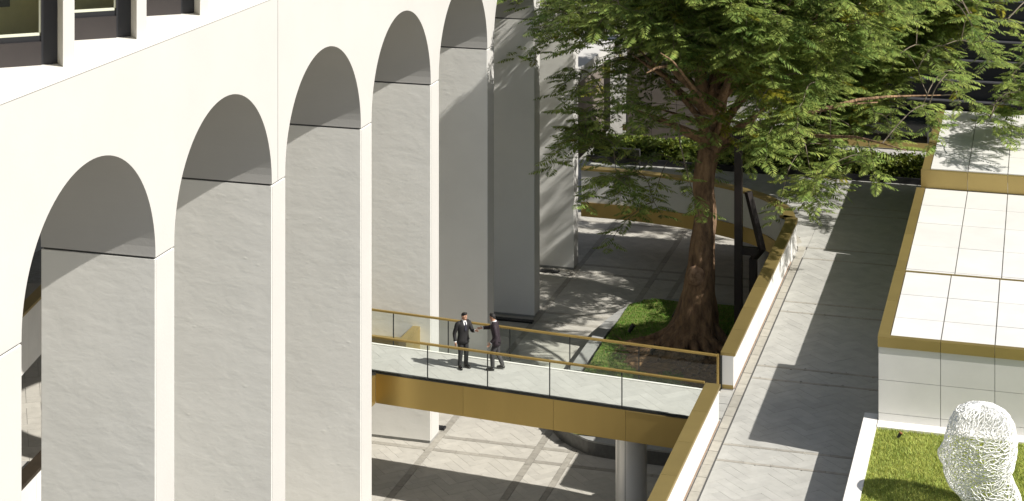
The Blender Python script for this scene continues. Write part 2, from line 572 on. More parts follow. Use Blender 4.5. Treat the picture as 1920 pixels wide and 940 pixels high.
# ================================================================== TERRACE DECK
terrace = empty('terrace', (11.2, 60, T))
tag(terrace, kind='structure')
dk = MB()
dk.box(CX0 + 0.02, 80, 10, 120, T - 0.85, T - 0.04)
HOLE = [(7.55, 76.0), (7.2, 76.7), (6.65, 77.3), (5.0, 78.4), (3.0, 79.2), (0.45, 79.8)]   # unseen opening added behind the curved parapet, shaped to sunlight the plaza
poly = [(CX0 + 0.12, 69.3)] + [(p.x, p.y) for p in offset(cv, 0.12) if p.y > 69.4 and p.x > 8.2] + HOLE + [(0.45, 82.9), (CX0 + 0.02, 82.9)]
dk2 = MB().prism(poly, T - 0.85, T - 0.04)
cva = offset(cv, 0.12); cvb = offset(cv, 0.52)
for k in range(len(cv) - 1):
    if cv[k].x < 9.2 and cv[k].y > 70:
        dk2.prism([(cva[k].x, cva[k].y), (cvb[k].x, cvb[k].y), (cvb[k + 1].x, cvb[k + 1].y), (cva[k + 1].x, cva[k + 1].y)], T - 0.84, T - 0.045)
dk.build('deck_slab', 'concrete', terrace)
dk2.build('deck_slab', 'concrete', terrace)
tb = [(50.42, 50.55), (51.55, 51.68), (56.83, 56.96), (57.93, 58.06), (63.28, 63.41), (64.36, 64.49), (69.50, 69.63), (70.88, 71.01), (75.9, 76.03), (77.0, 77.13)]
tiles = []
for y0, y1 in cells(tb, 41.0, 82.0):
    tiles += herringbone(11.50 + g, 16.2, y0 + g, y1 - g, 0.30, 3, 0.006)
    if y0 > 69:
        tiles += herringbone(3.0, 11.50 - g, y0 + g, y1 - g, 0.30, 3, 0.006)
def ter_keep(c):
    if c[0] > 11.5: return not (c[1] > 50.8 and c[0] > 16.0)
    if c[0] < 7.7 and c[1] < 80.2: return False
    return min((Vector((c[0], c[1], 0)) - p).length for p in cvo) > 0.18 and (
        c[1] > 76.6 or any(c[0] > p.x and c[1] > p.y for p in cvo if p.y > 69))
print('terrace stones', lay_stones(terrace, tiles, T, 0.03, 'paving_stone', 'paver', 'paver_stuff', 0.30, 0.90, 0.006, 300, ter_keep))
for y0, y1 in tb:
    x = 11.50
    while x < 15.9:
        if visible(x, y0, T):
            box('band_stone', 'band', terrace, x + g, x + 0.75 - g, y0 + g, y1 - g, T - 0.03, T + 0.002 + random.uniform(0, 0.003))
        x += 0.75
# channel of small setts along the parapet, with a thin dark slot beside it
y = 44.0
while y < 70.5:
    ln = random.choice((0.72, 0.84, 0.95))
    box('channel_stone', 'edge_stone', terrace, 11.19, 11.45, y + 0.012, y + ln - 0.012, T - 0.03, T + random.uniform(-0.002, 0.004))
    y += ln
box('drain_slot', 'groove', terrace, 11.455, 11.485, 44, 71, T - 0.039, T - 0.012)
ch = offset(cv, 0.58)
far_i = [i for i, p in enumerate(cv) if p.y > 70.2]
for i in far_i[:-1]:
    if i % 1: continue
    a, b = cvo[i], cvo[i + 1]
    o0 = offset(cv, 0.43); o1 = offset(cv, 0.70)
    MB().prism([(o0[i].x, o0[i].y), (o1[i].x, o1[i].y), (o1[i + 1].x, o1[i + 1].y), (o0[i + 1].x, o0[i + 1].y)], T - 0.03, T + 0.002).build('channel_stone', 'edge_stone', terrace)
# stones across the gateway between the two parapets
for k, y0 in enumerate((53.42, 53.98, 54.55, 55.1)):
    box('threshold_stone', 'paver', terrace, 10.76, 11.15, y0, y0 + 0.54, T - 0.03, T + 0.001 * k)
# back wall added to keep the space under the deck dark
rw = box('added_shade_wall', 'concrete', None, 13.2, 13.6, 20, 110, 0, T - 0.86)
tag(rw, 'concrete wall added under the raised terrace to keep it dark', 'wall')

site(0.0)
# ================================================================== ARCADE BUILDING
ZJ = 12.09
PIERS = [(25.382, 26.313), (31.968, 32.928), (38.759, 39.719), (45.462, 46.364), (52.136, 53.057), (58.731, 59.584), (65.288, 66.111), (71.824, 72.647), (78.341, 79.106)]
DEP = 2.99
SILL = 17.15
arc = empty('arcade_building', (0, 53, 0), 'tall white arcaded building with round arches on the left', 'building')
def pier_mesh(y0, y1, z0, z1):
    """box with slightly softened vertical edges"""
    b = 0.018
    poly = [(-b, y0), (0, y0 + b), (0, y1 - b), (-b, y1), (-DEP + b, y1), (-DEP, y1 - b), (-DEP, y0 + b), (-DEP + b, y0)]
    return MB().prism(poly, z0, z1)
for k, (y0, y1) in enumerate(PIERS):
    pier_mesh(y0, y1, 0.10, ZJ - 0.055).build('pier', 'rough_plaster', arc)
    box('front_cladding', 'plaster', arc, 0.0005, 0.006, y0 + 0.012, y1 - 0.012, 0.105, ZJ - 0.06)  # thin skin in the darkened paint for the sunlit pier fronts
    MB().prism([(-0.05, y0 + 0.05), (-0.05, y1 - 0.05), (-DEP + .05, y1 - 0.05), (-DEP + .05, y0 + 0.05)], ZJ - 0.06, ZJ + 0.004).build('shadow_joint', 'groove', arc)
    MB().prism([(-0.03, y0 + 0.03), (-0.03, y1 - 0.03), (-DEP + .03, y1 - 0.03), (-DEP + .03, y0 + 0.03)], 0, 0.104).build('pier_base', 'kerb', arc)

def arch_panel(y_a, y_b, spans, z_top):
    """upper wall from y_a to y_b with the given arch openings cut out; X from 0 to -DEP"""
    mb = MB()
    zc = ZJ + 0.05
    prof = [(y_a, ZJ)]
    for s0, s1 in spans:
        r = (s1 - s0) / 2; c = (s0 + s1) / 2
        prof += [(s0, ZJ)]
        n = 48
        for i in range(n + 1):
            a = math.pi - math.pi * i / n
            prof.append((c + r * math.cos(a), zc + (r + 0.02) * math.sin(a)))
        prof += [(s1, ZJ)]
    prof.append((y_b, ZJ))
    n = len(prof)
    for X, sg in ((0, 1), (-DEP, -1)):
        vs = [(X, y, z) for y, z in prof] + [(X, y, z_top) for y, z in prof]
        fs = []
        for i in range(n - 1):
            if abs(prof[i + 1][0] - prof[i][0]) < 1e-6: continue
            f = (i, i + 1, n + i + 1, n + i)
            fs.append(f if sg > 0 else f[::-1])
        mb.add(vs, fs)
    vs = [(0, y, z) for y, z in prof] + [(-DEP, y, z) for y, z in prof]
    mb.add(vs, [(i, n + i, n + i + 1, i + 1) for i in range(n - 1)])
    mb.box(-DEP, 0, y_a, y_a + 0.001, ZJ, z_top)
    mb.box(-DEP, 0, y_b - 0.001, y_b, ZJ, z_top)
    return mb
spans = [(PIERS[i][1], PIERS[i + 1][0]) for i in range(len(PIERS) - 1)]
ysplit = 45.86
spA = [s_ for s_ in spans if s_[1] < ysplit]
spB = [s_ for s_ in spans if s_[0] > ysplit]
for ya, yb_, sp in ((25.38, ysplit - 0.011, spA), (ysplit + 0.011, 79.11, spB)):
    o = arch_panel(ya, yb_, sp, SILL - 0.10).build('arched_wall', 'plaster', arc)
    me = o.data
box('shadow_joint', 'groove', arc, -DEP + .1, -0.06, ysplit - 0.012, ysplit + 0.012, ZJ + 0.01, SILL - 0.12)
# sill ledge, proud lip and ceiling of the undercroft
MB().prism([(0.028, 25.38), (0.028, 79.11), (-5.2, 79.11), (-5.2, 25.38)], SILL - 0.10, SILL).build('sill_lip', 'white_stone', arc)
MB().prism([(-0.16, 25.38), (-0.16, 79.11), (-5.2, 79.11), (-5.2, 25.38)], SILL - 0.02, SILL + 0.10).build('window_ledge', 'white_stone', arc)
box('undercroft_ceiling', 'plaster', arc, -24, -DEP - 0.01, 20, 81, SILL - 0.9, SILL - 0.2)
box('added_rear_wall', 'concrete', arc, -24.5, -24, 20, 110, 0, SILL - 0.2)  # added behind the undercroft to keep it darker
box('tower_slab', 'plaster', arc, -24, -0.3, 25.38, 79.11, 21.6, 22.0)
box('tower_core', 'plaster', arc, -24, -6.2, 25.38, 79.11, SILL + 0.0, 21.59)
# fins and angled windows
fy = 34.86
fins = [fy + 3.30 * k for k in range(-2, 14)]
for k, y0 in enumerate(fins):
    if y0 > 80: break
    MB().prism([(-0.17, y0), (-0.17, y0 + 0.48), (-0.50, y0 + 0.48), (-0.50, y0 + 0.32)], SILL + 0.10, 21.6).build('fin', 'plaster', arc)
    if not (30 < y0 < 50): continue
    ya = y0 + 0.33
    # window plane from the back of this fin, turned away into the wall
    p0 = Vector((-0.50, ya, 0)); d = Vector((-0.80, -0.60, 0)); nrm = Vector((0.60, -0.80, 0))
    zb = SILL + 0.10
    def slab(name, m, a, b, z0, z1, t0, t1, par=arc):
        P = [p0 + d * a + nrm * t0, p0 + d * b + nrm * t0, p0 + d * b + nrm * t1, p0 + d * a + nrm * t1]
        return MB().prism([(q.x, q.y) for q in P], z0, z1).build(name, m, par)
    win = slab('window', 'frame_dark', 0.0, 0.34, zb, 21.5, -0.10, 0.06)
    slab('spandrel', 'frame', 0.34, 2.6, zb, zb + 0.50, -0.06, 0.10, win)
    slab('frame', 'frame_dark', 0.34, 2.6, zb + 0.50, zb + 0.62, -0.08, 0.03, win)
    slab('glazing_bead', 'bead', 0.36, 2.6, zb + 0.62, zb + 0.68, -0.05, 0.02, win)
    slab('glazing_bead', 'bead', 0.34, 0.38, zb + 0.68, 21.4, -0.05, 0.02, win)
    slab('pane', 'window_glass', 0.38, 2.6, zb + 0.68, 21.4, -0.02, -0.01, win)
    # the return wall and the room behind
    slab('return_wall', 'plaster', 2.6, 2.75, zb, 21.5, -0.1, 0.1)
    slab('room_floor', 'room_floor', 0.0, 2.6, zb + 0.30, zb + 0.36, -1.4, -0.12)
    slab('room_wall', 'room', -0.1, 2.7, zb, 21.5, -1.5, -1.4)
    slab('room_wall', 'room', -0.14, 0.0, zb, 21.5, -1.4, -0.12)
    slab('picture', 'frame_dark', 0.85, 1.7, zb + 1.05, zb + 2.0, -1.39, -1.35)
    slab('desk', 'room_floor', 1.4, 2.5, zb + 0.36, zb + 0.8, -1.2, -0.5)
# the low closing wing beyond the last pier
box('wing_lintel', 'plaster', arc, -2.4, -0.03, 79.13, 88.0, 7.99, 8.58)
box('wing_wall', 'tile_wall', arc, -2.4, -0.6, 79.13, 88.0, T, 7.99)
# black floor grilles at the pier feet
for i, (x, y, lab) in enumerate(((-0.93, 77.76, 'black slot grille on the paving at the foot of the farthest pier'),
                                 (-0.69, 71.25, 'black slot grille at the foot of the dark shaded pier behind the two men'),
                                 (-0.34, 60.03, 'short black grille beside the pier seen below the footbridge'))):
    gmb = MB()
    ln = (0.42, 0.8, 0.42)[i]
    gmb.box(x - ln, x + ln, y - 0.13, y + 0.13, 0.003, 0.07)
    for q in range(9):
        xx = x - ln + 0.05 + (2 * ln - 0.1) * q / 8
        gmb.box(xx - 0.012, xx + 0.012, y - 0.11, y + 0.11, 0.0705, 0.085)
    tag(gmb.build('floor_grille', 'black'), lab, 'grille', 'black grilles at the pier feet')

# raised walkway inside the undercroft, glimpsed through the first arch
def skew_parapet(name, a, b, lab, z_cap, cap_m):
    a = Vector((*a, 0)); b = Vector((*b, 0))
    t = (b - a).normalized(); nn = Vector((t.y, -t.x, 0))
    r = empty(name, ((a.x + b.x) / 2, (a.y + b.y) / 2, 3.5), lab, 'parapet')
    n = 5
    for i in range(n):
        p = a + (b - a) * (i / n) + t * 0.006; q = a + (b - a) * ((i + 1) / n) - t * 0.006
        MB().prism([(v.x, v.y) for v in (p, q, q - nn * 0.3, p - nn * 0.3)], 3.1, z_cap - 0.09).build('wall_panel', 'white_panel', r)
    MB().prism([(v.x, v.y) for v in (a + nn * 0.05, b + nn * 0.05, b - nn * 0.36, a - nn * 0.36)], z_cap - 0.09, z_cap).build('cap', cap_m, r)
    MB().prism([(v.x, v.y) for v in (a - nn * 0.3, b - nn * 0.3, b - nn * 4, a - nn * 4)], 3.2, 3.9).build('walkway_deck', 'concrete', r)
skew_parapet('walkway_parapet', (-11.3, 49.6), (-13.5, 59.6), 'white walkway parapet with gold cap glimpsed far inside the first arch', 5.09, 'gold')
skew_parapet('walkway_parapet', (-4.95, 40.3), (-5.75, 45.6), 'walkway parapet, its cap coloured dark as in shade, glimpsed at the bottom of the first arch', 5.09, 'shaded_cap')

site(-0.40)
# ================================================================== FOOTBRIDGE
SK = -0.0895                                  # the bridge runs slightly askew
def by_near(x): return 54.09 + SK * x
def by_far(x): return 56.45 + SK * x
bridge = empty('footbridge', (5, 54.5, T), 'gold sided footbridge with glass balustrades crossing to the white arches', 'footbridge')
def strip(x0, x1, f0, f1, z0, z1, name, m, parent=bridge, o0=0, o1=0, **kw):
    return MB().prism([(x0, f0(x0) + o0), (x1, f0(x1) + o0), (x1, f1(x1) + o1), (x0, f1(x0) + o1)], z0, z1).build(name, m, parent, **kw)
strip(-3.2, 10.74, by_near, by_far, T - 0.55, T - 0.035, 'deck', 'concrete', o0=0.06, o1=-0.02)
strip(-3.2, 10.74, by_near, by_far, T - 0.93, T - 0.56, 'soffit', 'white_panel', o0=0.06, o1=-0.02)  # underside made pale to bounce light onto the column
# floor stones laid in the bridge's own direction
fa = math.atan(SK)
ct, st = math.cos(fa), math.sin(fa)
tls = herringbone(-3.3, 11.2, 0.16, 2.28, 0.32, 3, 0.005)
nb = 0
for Q, whole, c, a in tls:
    W = [(p[0] * ct - p[1] * st * 0 + 0, 54.09 + SK * p[0] + p[1]) for p in Q]
    W = [w for w in W]
    cxm = sum(w[0] for w in W) / len(W)
    if max(w[0] for w in W) > 10.74 or cxm < -2.6: continue
    MB().prism(W, T - 0.034, T + random.uniform(-0.0015, 0.0015)).build('paving_stone', 'bridge_paver', bridge)
strip(-3.2, 10.74, by_near, by_near, T - 0.03, T + 0.006, 'gutter', 'gasket', o0=0.065, o1=0.105)
strip(-3.2, 10.76, by_far, by_far, T - 0.03, T + 0.035, 'kerb', 'white_stone', o0=-0.16, o1=-0.07)
# gold fascia panels with fine joints
fx = [0.16, 3.1, 6.03, 8.30, 10.72]
for a, b in zip(fx[:-1], fx[1:]):
    strip(a + 0.004, b - 0.004, by_near, by_near, T - 0.96, T - 0.045, 'fascia_panel', 'gold_beam', o0=0.0, o1=0.055)
strip(0.16, 10.72, by_near, by_near, T - 0.043, T - 0.02, 'edge_trim', 'gasket', o0=0.012, o1=0.06)
strip(8.4, 10.1, by_near, by_near, T - 0.075, T - 0.05, 'edge_strip', 'gold', o0=-0.02, o1=-0.002)
box('end_panel', 'gold_beam', bridge, 0.06, 0.155, 53.0, 54.075, T - 0.96, T - 0.10)
strip(-3.2, 10.70, by_far, by_far, T - 0.96, T - 0.04, 'back_fascia', 'gold_beam', o0=-0.015, o1=0.04)
def balustrade(f, off, xs, side):
    for a, b in zip(xs[:-1], xs[1:]):
        strip(a + 0.012, b - 0.012, f, f, T - 0.06, T + 1.06, 'glass_panel', 'glass', o0=off, o1=off + 0.02)
    for x in xs[1:-1]:
        strip(x - 0.016, x + 0.016, f, f, T - 0.02, T + 1.06, 'gasket', 'gasket', o0=off - 0.004, o1=off + 0.024)
    P = [(x, f(x) + off + 0.01, T + 1.10) for x in (xs[0], xs[-1])]
    x0, x1 = xs[0], xs[-1]
    strip(x0, x1, f, f, T + 1.062, T + 1.125, 'handrail', 'gold_rail', o0=off - 0.035, o1=off + 0.055, bevel=0.012)
balustrade(by_near, 0.015, [-2.9, -0.1, 1.91, 3.9, 5.91, 8.18, 10.70], 1)
balustrade(by_far, -0.05, [-2.9, -0.1, 1.83, 3.94, 5.95, 8.2, 10.66], 1)
strip(10.66, 10.72, by_far, by_far, T - 0.05, T + 1.125, 'end_post', 'gold_rail', o0=-0.06, o1=0.02)

# gold rimmed box ledge between the bridge and the pier
lg = empty('planter_box', (-1.5, 58, T - 1), 'empty gold rimmed box ledge behind the bridge glass by the pier', 'ledge')
zt = 3.91
box('floor', 'gold', lg, -4.4, -0.24, 57.55, 59.0, zt - 0.95, zt - 0.55)
box('rim', 'gold', lg, -4.4, -0.24, 57.30, 57.55, zt - 0.95, zt)
box('rim', 'gold', lg, -0.24, 0.02, 57.30, 59.20, zt - 0.95, zt + 0.002)
box('rim', 'gold', lg, -4.4, -0.24, 59.0, 59.20, zt - 0.95, zt + 0.001)
box('white_upstand', 'white_panel', lg, -4.4, -0.04, 59.21, 59.36, zt - 0.95, zt + 0.24)

# round column under the bridge
col = empty('bridge_column', (8.16, 54.75, 0), 'round pale column carrying the gold footbridge', 'column')
c0 = MB(); c0.loft([(8.16, 54.75, 0.0, 0.475, 0.475), (8.16, 54.75, T - 0.935, 0.475, 0.475)], 64)
c0.build('shaft', 'column', col)
c1 = MB()
for a in (R(-100), R(80)):
    c1.add([], [])
    cx, cy = 8.16 + 0.476 * math.cos(a), 54.75 + 0.476 * math.sin(a)
    c1.box(cx - 0.006, cx + 0.006, cy - 0.004, cy + 0.004, 0.0, T - 0.94)
c1.build('seam', 'gasket', col)

# ================================================================== PARAPETS
def parapet(name, path, outer, lab, z_bot_in, caplen=4, endcap=True):
    r = empty(name, (path[0].x, path[0].y, T), lab, 'parapet')
    n = len(path)
    return r
# near parapet, straight
pn = empty('terrace_parapet', (10.95, 48, T), 'gold capped white parapet running from the footbridge to the bottom edge', 'parapet')
seg = [53.15, 50.95, 48.75, 46.55, 44.35, 42.15, 39.95, 37.75]
for b, a in zip(seg[:-1], seg[1:]):
    box('wall_panel', 'white_panel', pn, CX0 + 0.03, CX1 - 0.03, a + 0.004, b - 0.004, T + 0.002, T + 1.0)
    box('cap', 'gold', pn, CX0 - 0.02, CX1 + 0.02, a + 0.005, b - 0.005, T + 1.003, T + 1.10)
box('inner_lining', 'gold', pn, CX0 - 0.015, CX0 + 0.025, 37.75, 53.15, T - 0.96, T + 1.0)
box('base_trim', 'trim', pn, CX1 - 0.028, CX1 + 0.005, 37.8, 53.13, T + 0.003, T + 0.035)
# far parapet: straight then curving round the void to the arcade
pf = empty('curved_parapet', (10.95, 62, T), 'gold capped white parapet curving around the tree court', 'parapet')
wall_in = offset(cv, 0.03); wall_out = offset(cv, 0.37)
cap_in = offset(cv, -0.02); cap_out = offset(cv, 0.42)
fas_in = offset(cv, -0.03)
# resample the straight run into cap lengths
def lerp_run(path_a, path_b, t0, t1):
    return None
straight = [55.75, 57.9, 60.1, 62.3, 64.5, 66.7, 68.9]
for a, b in zip(straight[:-1], straight[1:]):
    box('cap', 'gold', pf, CX0 - 0.02, CX1 + 0.02, a + 0.005, b - 0.005, T + 1.003, T + 1.10)
    box('wall_panel', 'white_panel', pf, CX0 + 0.03, CX1 - 0.03, a + 0.003, b - 0.003, T - 0.35, T + 1.0)
    box('fascia_panel', 'gold_beam', pf, CX0 - 0.03, CX0 + 0.02, a + 0.003, b - 0.003, T - 0.95, T - 0.352)
box('base_trim', 'trim', pf, CX1 - 0.028, CX1 + 0.005, 55.78, 68.9, T + 0.003, T + 0.035)
box('end_trim', 'gold', pf, CX0 + 0.03, CX1 - 0.03, 55.735, 55.752, T + 0.0, T + 0.12)
box('end_joint', 'gasket', pf, CX0 - 0.03, CX0 + 0.028, 55.70, 55.748, T - 0.04, T + 1.0)
ci = [i for i, p in enumerate(cv) if p.y > 68.9]
first = ci[0] - 1
def ribbon(A, B, i0, i1, z0, z1, name, m):
    pa = [(A[i].x, A[i].y) for i in range(i0, i1 + 1)]
    pb = [(B[i].x, B[i].y) for i in range(i1, i0 - 1, -1)]
    if i0 == first:
        pa[0] = (pa[0][0], 68.905); pb[-1] = (pb[-1][0], 68.905)
    return MB().prism(pa + pb, z0, z1)
step = 5
i = first
while i < len(cv) - 1:
    j = min(i + step, len(cv) - 1)
    # prism is built per short piece so that the concave curve stays clean
    for nm, mm, A, B, z0, z1 in (('cap', 'gold', cap_in, cap_out, T + 1.003, T + 1.10), ('wall_panel', 'white_panel', wall_in, wall_out, T - 0.35, T + 1.0),
                                 ('fascia_panel', 'gold_beam', fas_in, wall_in, T - 0.95, T - 0.352)):
        mb = MB()
        for k in range(i, j):
            q = [A[k], A[k + 1], B[k + 1], B[k]]
            q = [Vector((v.x, v.y, 0)) for v in q]
            if k == first:
                q[0] = Vector((q[0].x, 68.905, 0)); q[3] = Vector((q[3].x, 68.905, 0))
            mb.add([(v.x, v.y, z0) for v in q] + [(v.x, v.y, z1) for v in q],
                   [(4, 7, 6, 5), (0, 4, 5, 1), (2, 6, 7, 3), (0, 1, 2, 3)] + ([(3, 7, 4, 0)] if k == i else []) + ([(1, 5, 6, 2)] if k == j - 1 else []))
        o = mb.build(nm, mm, pf)
        bm = bmesh.new(); bm.from_mesh(o.data); bmesh.ops.recalc_face_normals(bm, faces=bm.faces); bm.to_mesh(o.data); bm.free()
    i = j
# deck columns below the curve
fc = MB(); fc.loft([(8.55, 79.6, 0.0, 0.30, 0.30), (8.55, 79.6, T - 0.86, 0.30, 0.30)], 32)
tag(fc.build('deck_column', 'column', smooth=False), 'round column in the shade under the curved terrace', 'column')

site(0.0)
# ================================================================== TREE COURT PLANTER
GZ = 0.50
rim_pts = [(12.740, 59.633), (6.468, 59.633), (5.096, 60.025), (4.116, 61.054), (3.675, 62.622), (3.548, 65.170), (3.548, 69.090), (3.646, 70.952), (4.067, 72.618), (4.900, 73.598), (6.272, 73.843), (12.740, 73.843)]
rim = catmull([Vector((p[0], p[1], 0)) for p in rim_pts], 6)
rin = offset(rim, -0.46)
pl = empty('tree_planter', (6.5, 68, 0), 'low dark granite planter around the big tree', 'planter')
mbw = []
L = len(rim)
for k in range(0, L - 1, 2):
    j = min(k + 2, L - 1)
    w = MB(); cp = MB()
    A, B = rim, rin
    o1 = offset(rim, -0.03)
    for mb, PA, PB, z0, z1 in ((w, o1, B, 0.0, GZ - 0.062), (cp, A, B, GZ - 0.06, GZ)):
        for q_ in range(k, j):
            q = [PA[q_], PA[q_ + 1], PB[q_ + 1], PB[q_]]
            mb.add([(v.x, v.y, z0) for v in q] + [(v.x, v.y, z1) for v in q],
                   [(4, 5, 6, 7), (0, 1, 5, 4), (2, 3, 7, 6), (0, 3, 2, 1)] + ([(3, 0, 4, 7)] if q_ == k else []) + ([(1, 2, 6, 5)] if q_ == j - 1 else []))
    for mb, nm, mm in ((w, 'wall_stone', 'dark_stone'), (cp, 'coping_stone', 'kerb')):
        o = mb.build(nm, mm, pl)
        bm = bmesh.new(); bm.from_mesh(o.data); bmesh.ops.recalc_face_normals(bm, faces=bm.faces); bm.to_mesh(o.data); bm.free()
ring_d = offset(rim, 0.28)
dg = MB()
for q_ in range(L - 1):
    q = [ring_d[q_], ring_d[q_ + 1], rim[q_ + 1], rim[q_]]
    dg.add([(v.x, v.y, 0.006) for v in q], [(3, 2, 1, 0)])
dg.build('drain_ring', 'dark_stone', pl)

TX, TY = 7.17, 68.7
def mound(x, y):
    d2 = ((x - TX) / 3.2) ** 2 + ((y - TY) / 3.6) ** 2
    return GZ + 0.02 + 0.22 * math.exp(-d2 * 1.2) + 0.025 * math.sin(x * 2.1 + y) * math.cos(y * 1.7)
gx = np.linspace(3.7, 12.8, 46); gy = np.linspace(59.6, 73.9, 72)
inner = [(p.x, p.y) for p in rin]
def inside(x, y, poly):
    c = False
    n = len(poly)
    for i in range(n):
        x0, y0 = poly[i]; x1, y1 = poly[(i + 1) % n]
        if (y0 > y) != (y1 > y) and x < (x1 - x0) * (y - y0) / (y1 - y0) + x0: c = not c
    return c
def soil_w(x, y):
    a = ((x - 6.75) / 2.35) ** 2 + ((y - 67.6) / 2.4) ** 2
    b = ((x - 8.8) / 2.2) ** 2 + ((y - 66.0) / 1.6) ** 2
    return min(a, b) + 0.22 * math.sin(x * 3.3 + 1.3 * y) + 0.18 * math.sin(2.9 * y - x)
top = MB()
topf = MB()
outl = [(p.x, p.y) for p in offset(rim, -0.44)]
bmm = MB()
bmm.add([(x, y, mound(x, y)) for y in gy for x in gx], [])
W_ = len(gx)
turf_f, soil_f = [], []
for j in range(len(gy) - 1):
    for i in range(W_ - 1):
        cxm, cym = (gx[i] + gx[i + 1]) / 2, (gy[j] + gy[j + 1]) / 2
        if not inside(cxm, cym, outl): continue
        f = (j * W_ + i, j * W_ + i + 1, (j + 1) * W_ + i + 1, (j + 1) * W_ + i)
        (soil_f if soil_w(cxm, cym) < 0.85 else turf_f).append(f)
m1 = MB(); m1.v = list(bmm.v); m1.f = turf_f
m1.build('turf_bed', 'turf', pl, smooth=True)
m2 = MB(); m2.v = list(bmm.v); m2.f = soil_f
m2.build('soil', 'soil', pl, smooth=True)

def grass(name, pts, zf, m, h, wd, lab):
    n = len(pts)
    p = np.array(pts)
    base = np.column_stack([p[:, 0], p[:, 1], [zf(a, b) - 0.01 for a, b in pts]])
    an = rng.uniform(0, 2 * np.pi, n)
    hh = h * rng.uniform(0.5, 1.2, n)
    lean = rng.uniform(0.1, 0.9, n) * hh
    la = rng.uniform(0, 2 * np.pi, n)
    side = np.column_stack([np.cos(an), np.sin(an), np.zeros(n)]) * (wd * rng.uniform(0.6, 1.3, n))[:, None]
    tip = base + np.column_stack([np.cos(la) * lean, np.sin(la) * lean, hh])
    mid = base + np.column_stack([np.cos(la) * lean * 0.3, np.sin(la) * lean * 0.3, hh * 0.6])
    v = np.concatenate([base - side, base + side, mid + side * 0.7, mid - side * 0.7, tip], axis=0) + np.array(OFF)
    k = np.arange(n)
    q = np.column_stack([k, k + n, k + 2 * n, k + 3 * n])
    t = np.column_stack([k + 3 * n, k + 2 * n, k + 4 * n, k + 4 * n])
    me = bpy.data.meshes.new(name)
    faces = [tuple(x) for x in q.tolist()] + [tuple(x[:3]) for x in t.tolist()]
    me.from_pydata(v.tolist(), [], faces)
    me.materials.append(M[m]); me.update()
    o = link(bpy.data.objects.new(name, me))
    return tag(o, lab, 'grass', kind='stuff')
pts = []
rr = random.Random(8)
while len(pts) < 42000:
    x, y = rr.uniform(3.7, 11.4), rr.uniform(59.6, 73.8)
    if y < 62 and x > 7 and rr.random() < .5: continue
    if not inside(x, y, outl): continue
    sw = soil_w(x, y)
    if sw < 0.8 or (sw < 1.15 and rr.random() < 0.55): continue
    pts.append((x, y))
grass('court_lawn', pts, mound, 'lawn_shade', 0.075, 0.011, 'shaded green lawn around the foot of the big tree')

# small black garden lights on stakes in the lawn
def garden_light(x, y, z, lab, head='black', sc=1.0):
    r = empty('garden_light', (x, y, z), lab, 'garden light', 'spike spotlights in the lawns')
    MB().tube([(x, y, z - 0.05), (x, y, z + 0.16 * sc)], 0.018 * sc, 8).build('stake', 'black', r)
    a = Vector((x, y, z + 0.15 * sc)); dv = Vector((0.10, 0.02, 0.16)) * sc
    MB().tube([a - dv * 0.5, a - dv * 0.45, a + dv * 0.7, a + dv], [0.03 * sc, 0.055 * sc, 0.075 * sc, 0.075 * sc], 14).build('lamp_head', 'black', r)
    MB().tube([a + dv * 0.98, a + dv * 1.18], [0.08 * sc, 0.086 * sc], 14).build('shroud', 'black' if head == 'black' else 'copper', r)
garden_light(4.53, 69.3, mound(4.5, 69.3), 'small black spike light in the lawn left of the tree roots', sc=1.1)
garden_light(5.80, 71.5, mound(5.8, 71.5), 'small black spike light in the lawn beside the trunk', sc=1.0)
garden_light(5.83, 67.2, mound(5.8, 67.2), 'small black spike light on bare soil behind the bridge glass', sc=1.1)

# ================================================================== TREE
tree = empty('tree', (TX, TY, 0.6), 'big feathery leaved tree with a knotted brown trunk in the court', 'tree')
tp = [(7.12, TY, 0.45), (7.15, TY, 0.95), (7.22, TY, 1.6), (7.28, TY, 2.6), (7.40, TY, 3.6), (7.45, TY, 4.6), (7.54, TY, 5.65), (7.50, TY, 6.6), (7.56, TY, 7.45), (7.80, TY, 8.15)]
tr = [1.22, 1.0, 0.80, 0.62, 0.52, 0.45, 0.41, 0.40, 0.40, 0.34]
tpp = catmull(tp, 3); trr = np.interp(np.linspace(0, len(tr) - 1, len(tpp)), range(len(tr)), tr).tolist()
def lob(i, a):
    k = max(0.0, 1 - i / 11)
    return 1 + k * (0.20 * math.sin(5 * a + 0.5) + 0.12 * math.sin(9 * a + 2)) + 0.05 * math.sin(3 * a + i * 0.7) + 0.03 * math.sin(7 * a - i * 1.1)
tm = MB(); tm.tube(tpp, trr, 30, lobes=lob)
for a, ln, r0 in ((200, 1.6, .30), (228, 1.5, .26), (252, 1.3, .28), (275, 1.5, .24), (300, 1.2, .30), (325, 1.5, .26), (352, 1.5, .30), (20, 1.2, .26), (150, 1.5, .28), (178, 1.9, .24), (100, 1.2, .25), (60, 1.2, .25)):
    ca, sa = math.cos(R(a)), math.sin(R(a))
    P = []
    for t in (0, .25, .5, .75, 1):
        rr_ = 0.45 + ln * t
        wob = 0.12 * math.sin(t * 5 + a)
        x, y = TX + ca * rr_ - sa * wob, TY + sa * rr_ + ca * wob
        P.append((x, y, mound(x, y) + (1.25 - GZ) * (1 - t) ** 2.2 + 0.06 * (1 - t) - 0.05))
    tm.tube(P, [r0, r0 * 0.9, r0 * 0.62, r0 * 0.42, r0 * 0.2], 9)
tm.build('trunk', 'bark', tree, smooth=True)
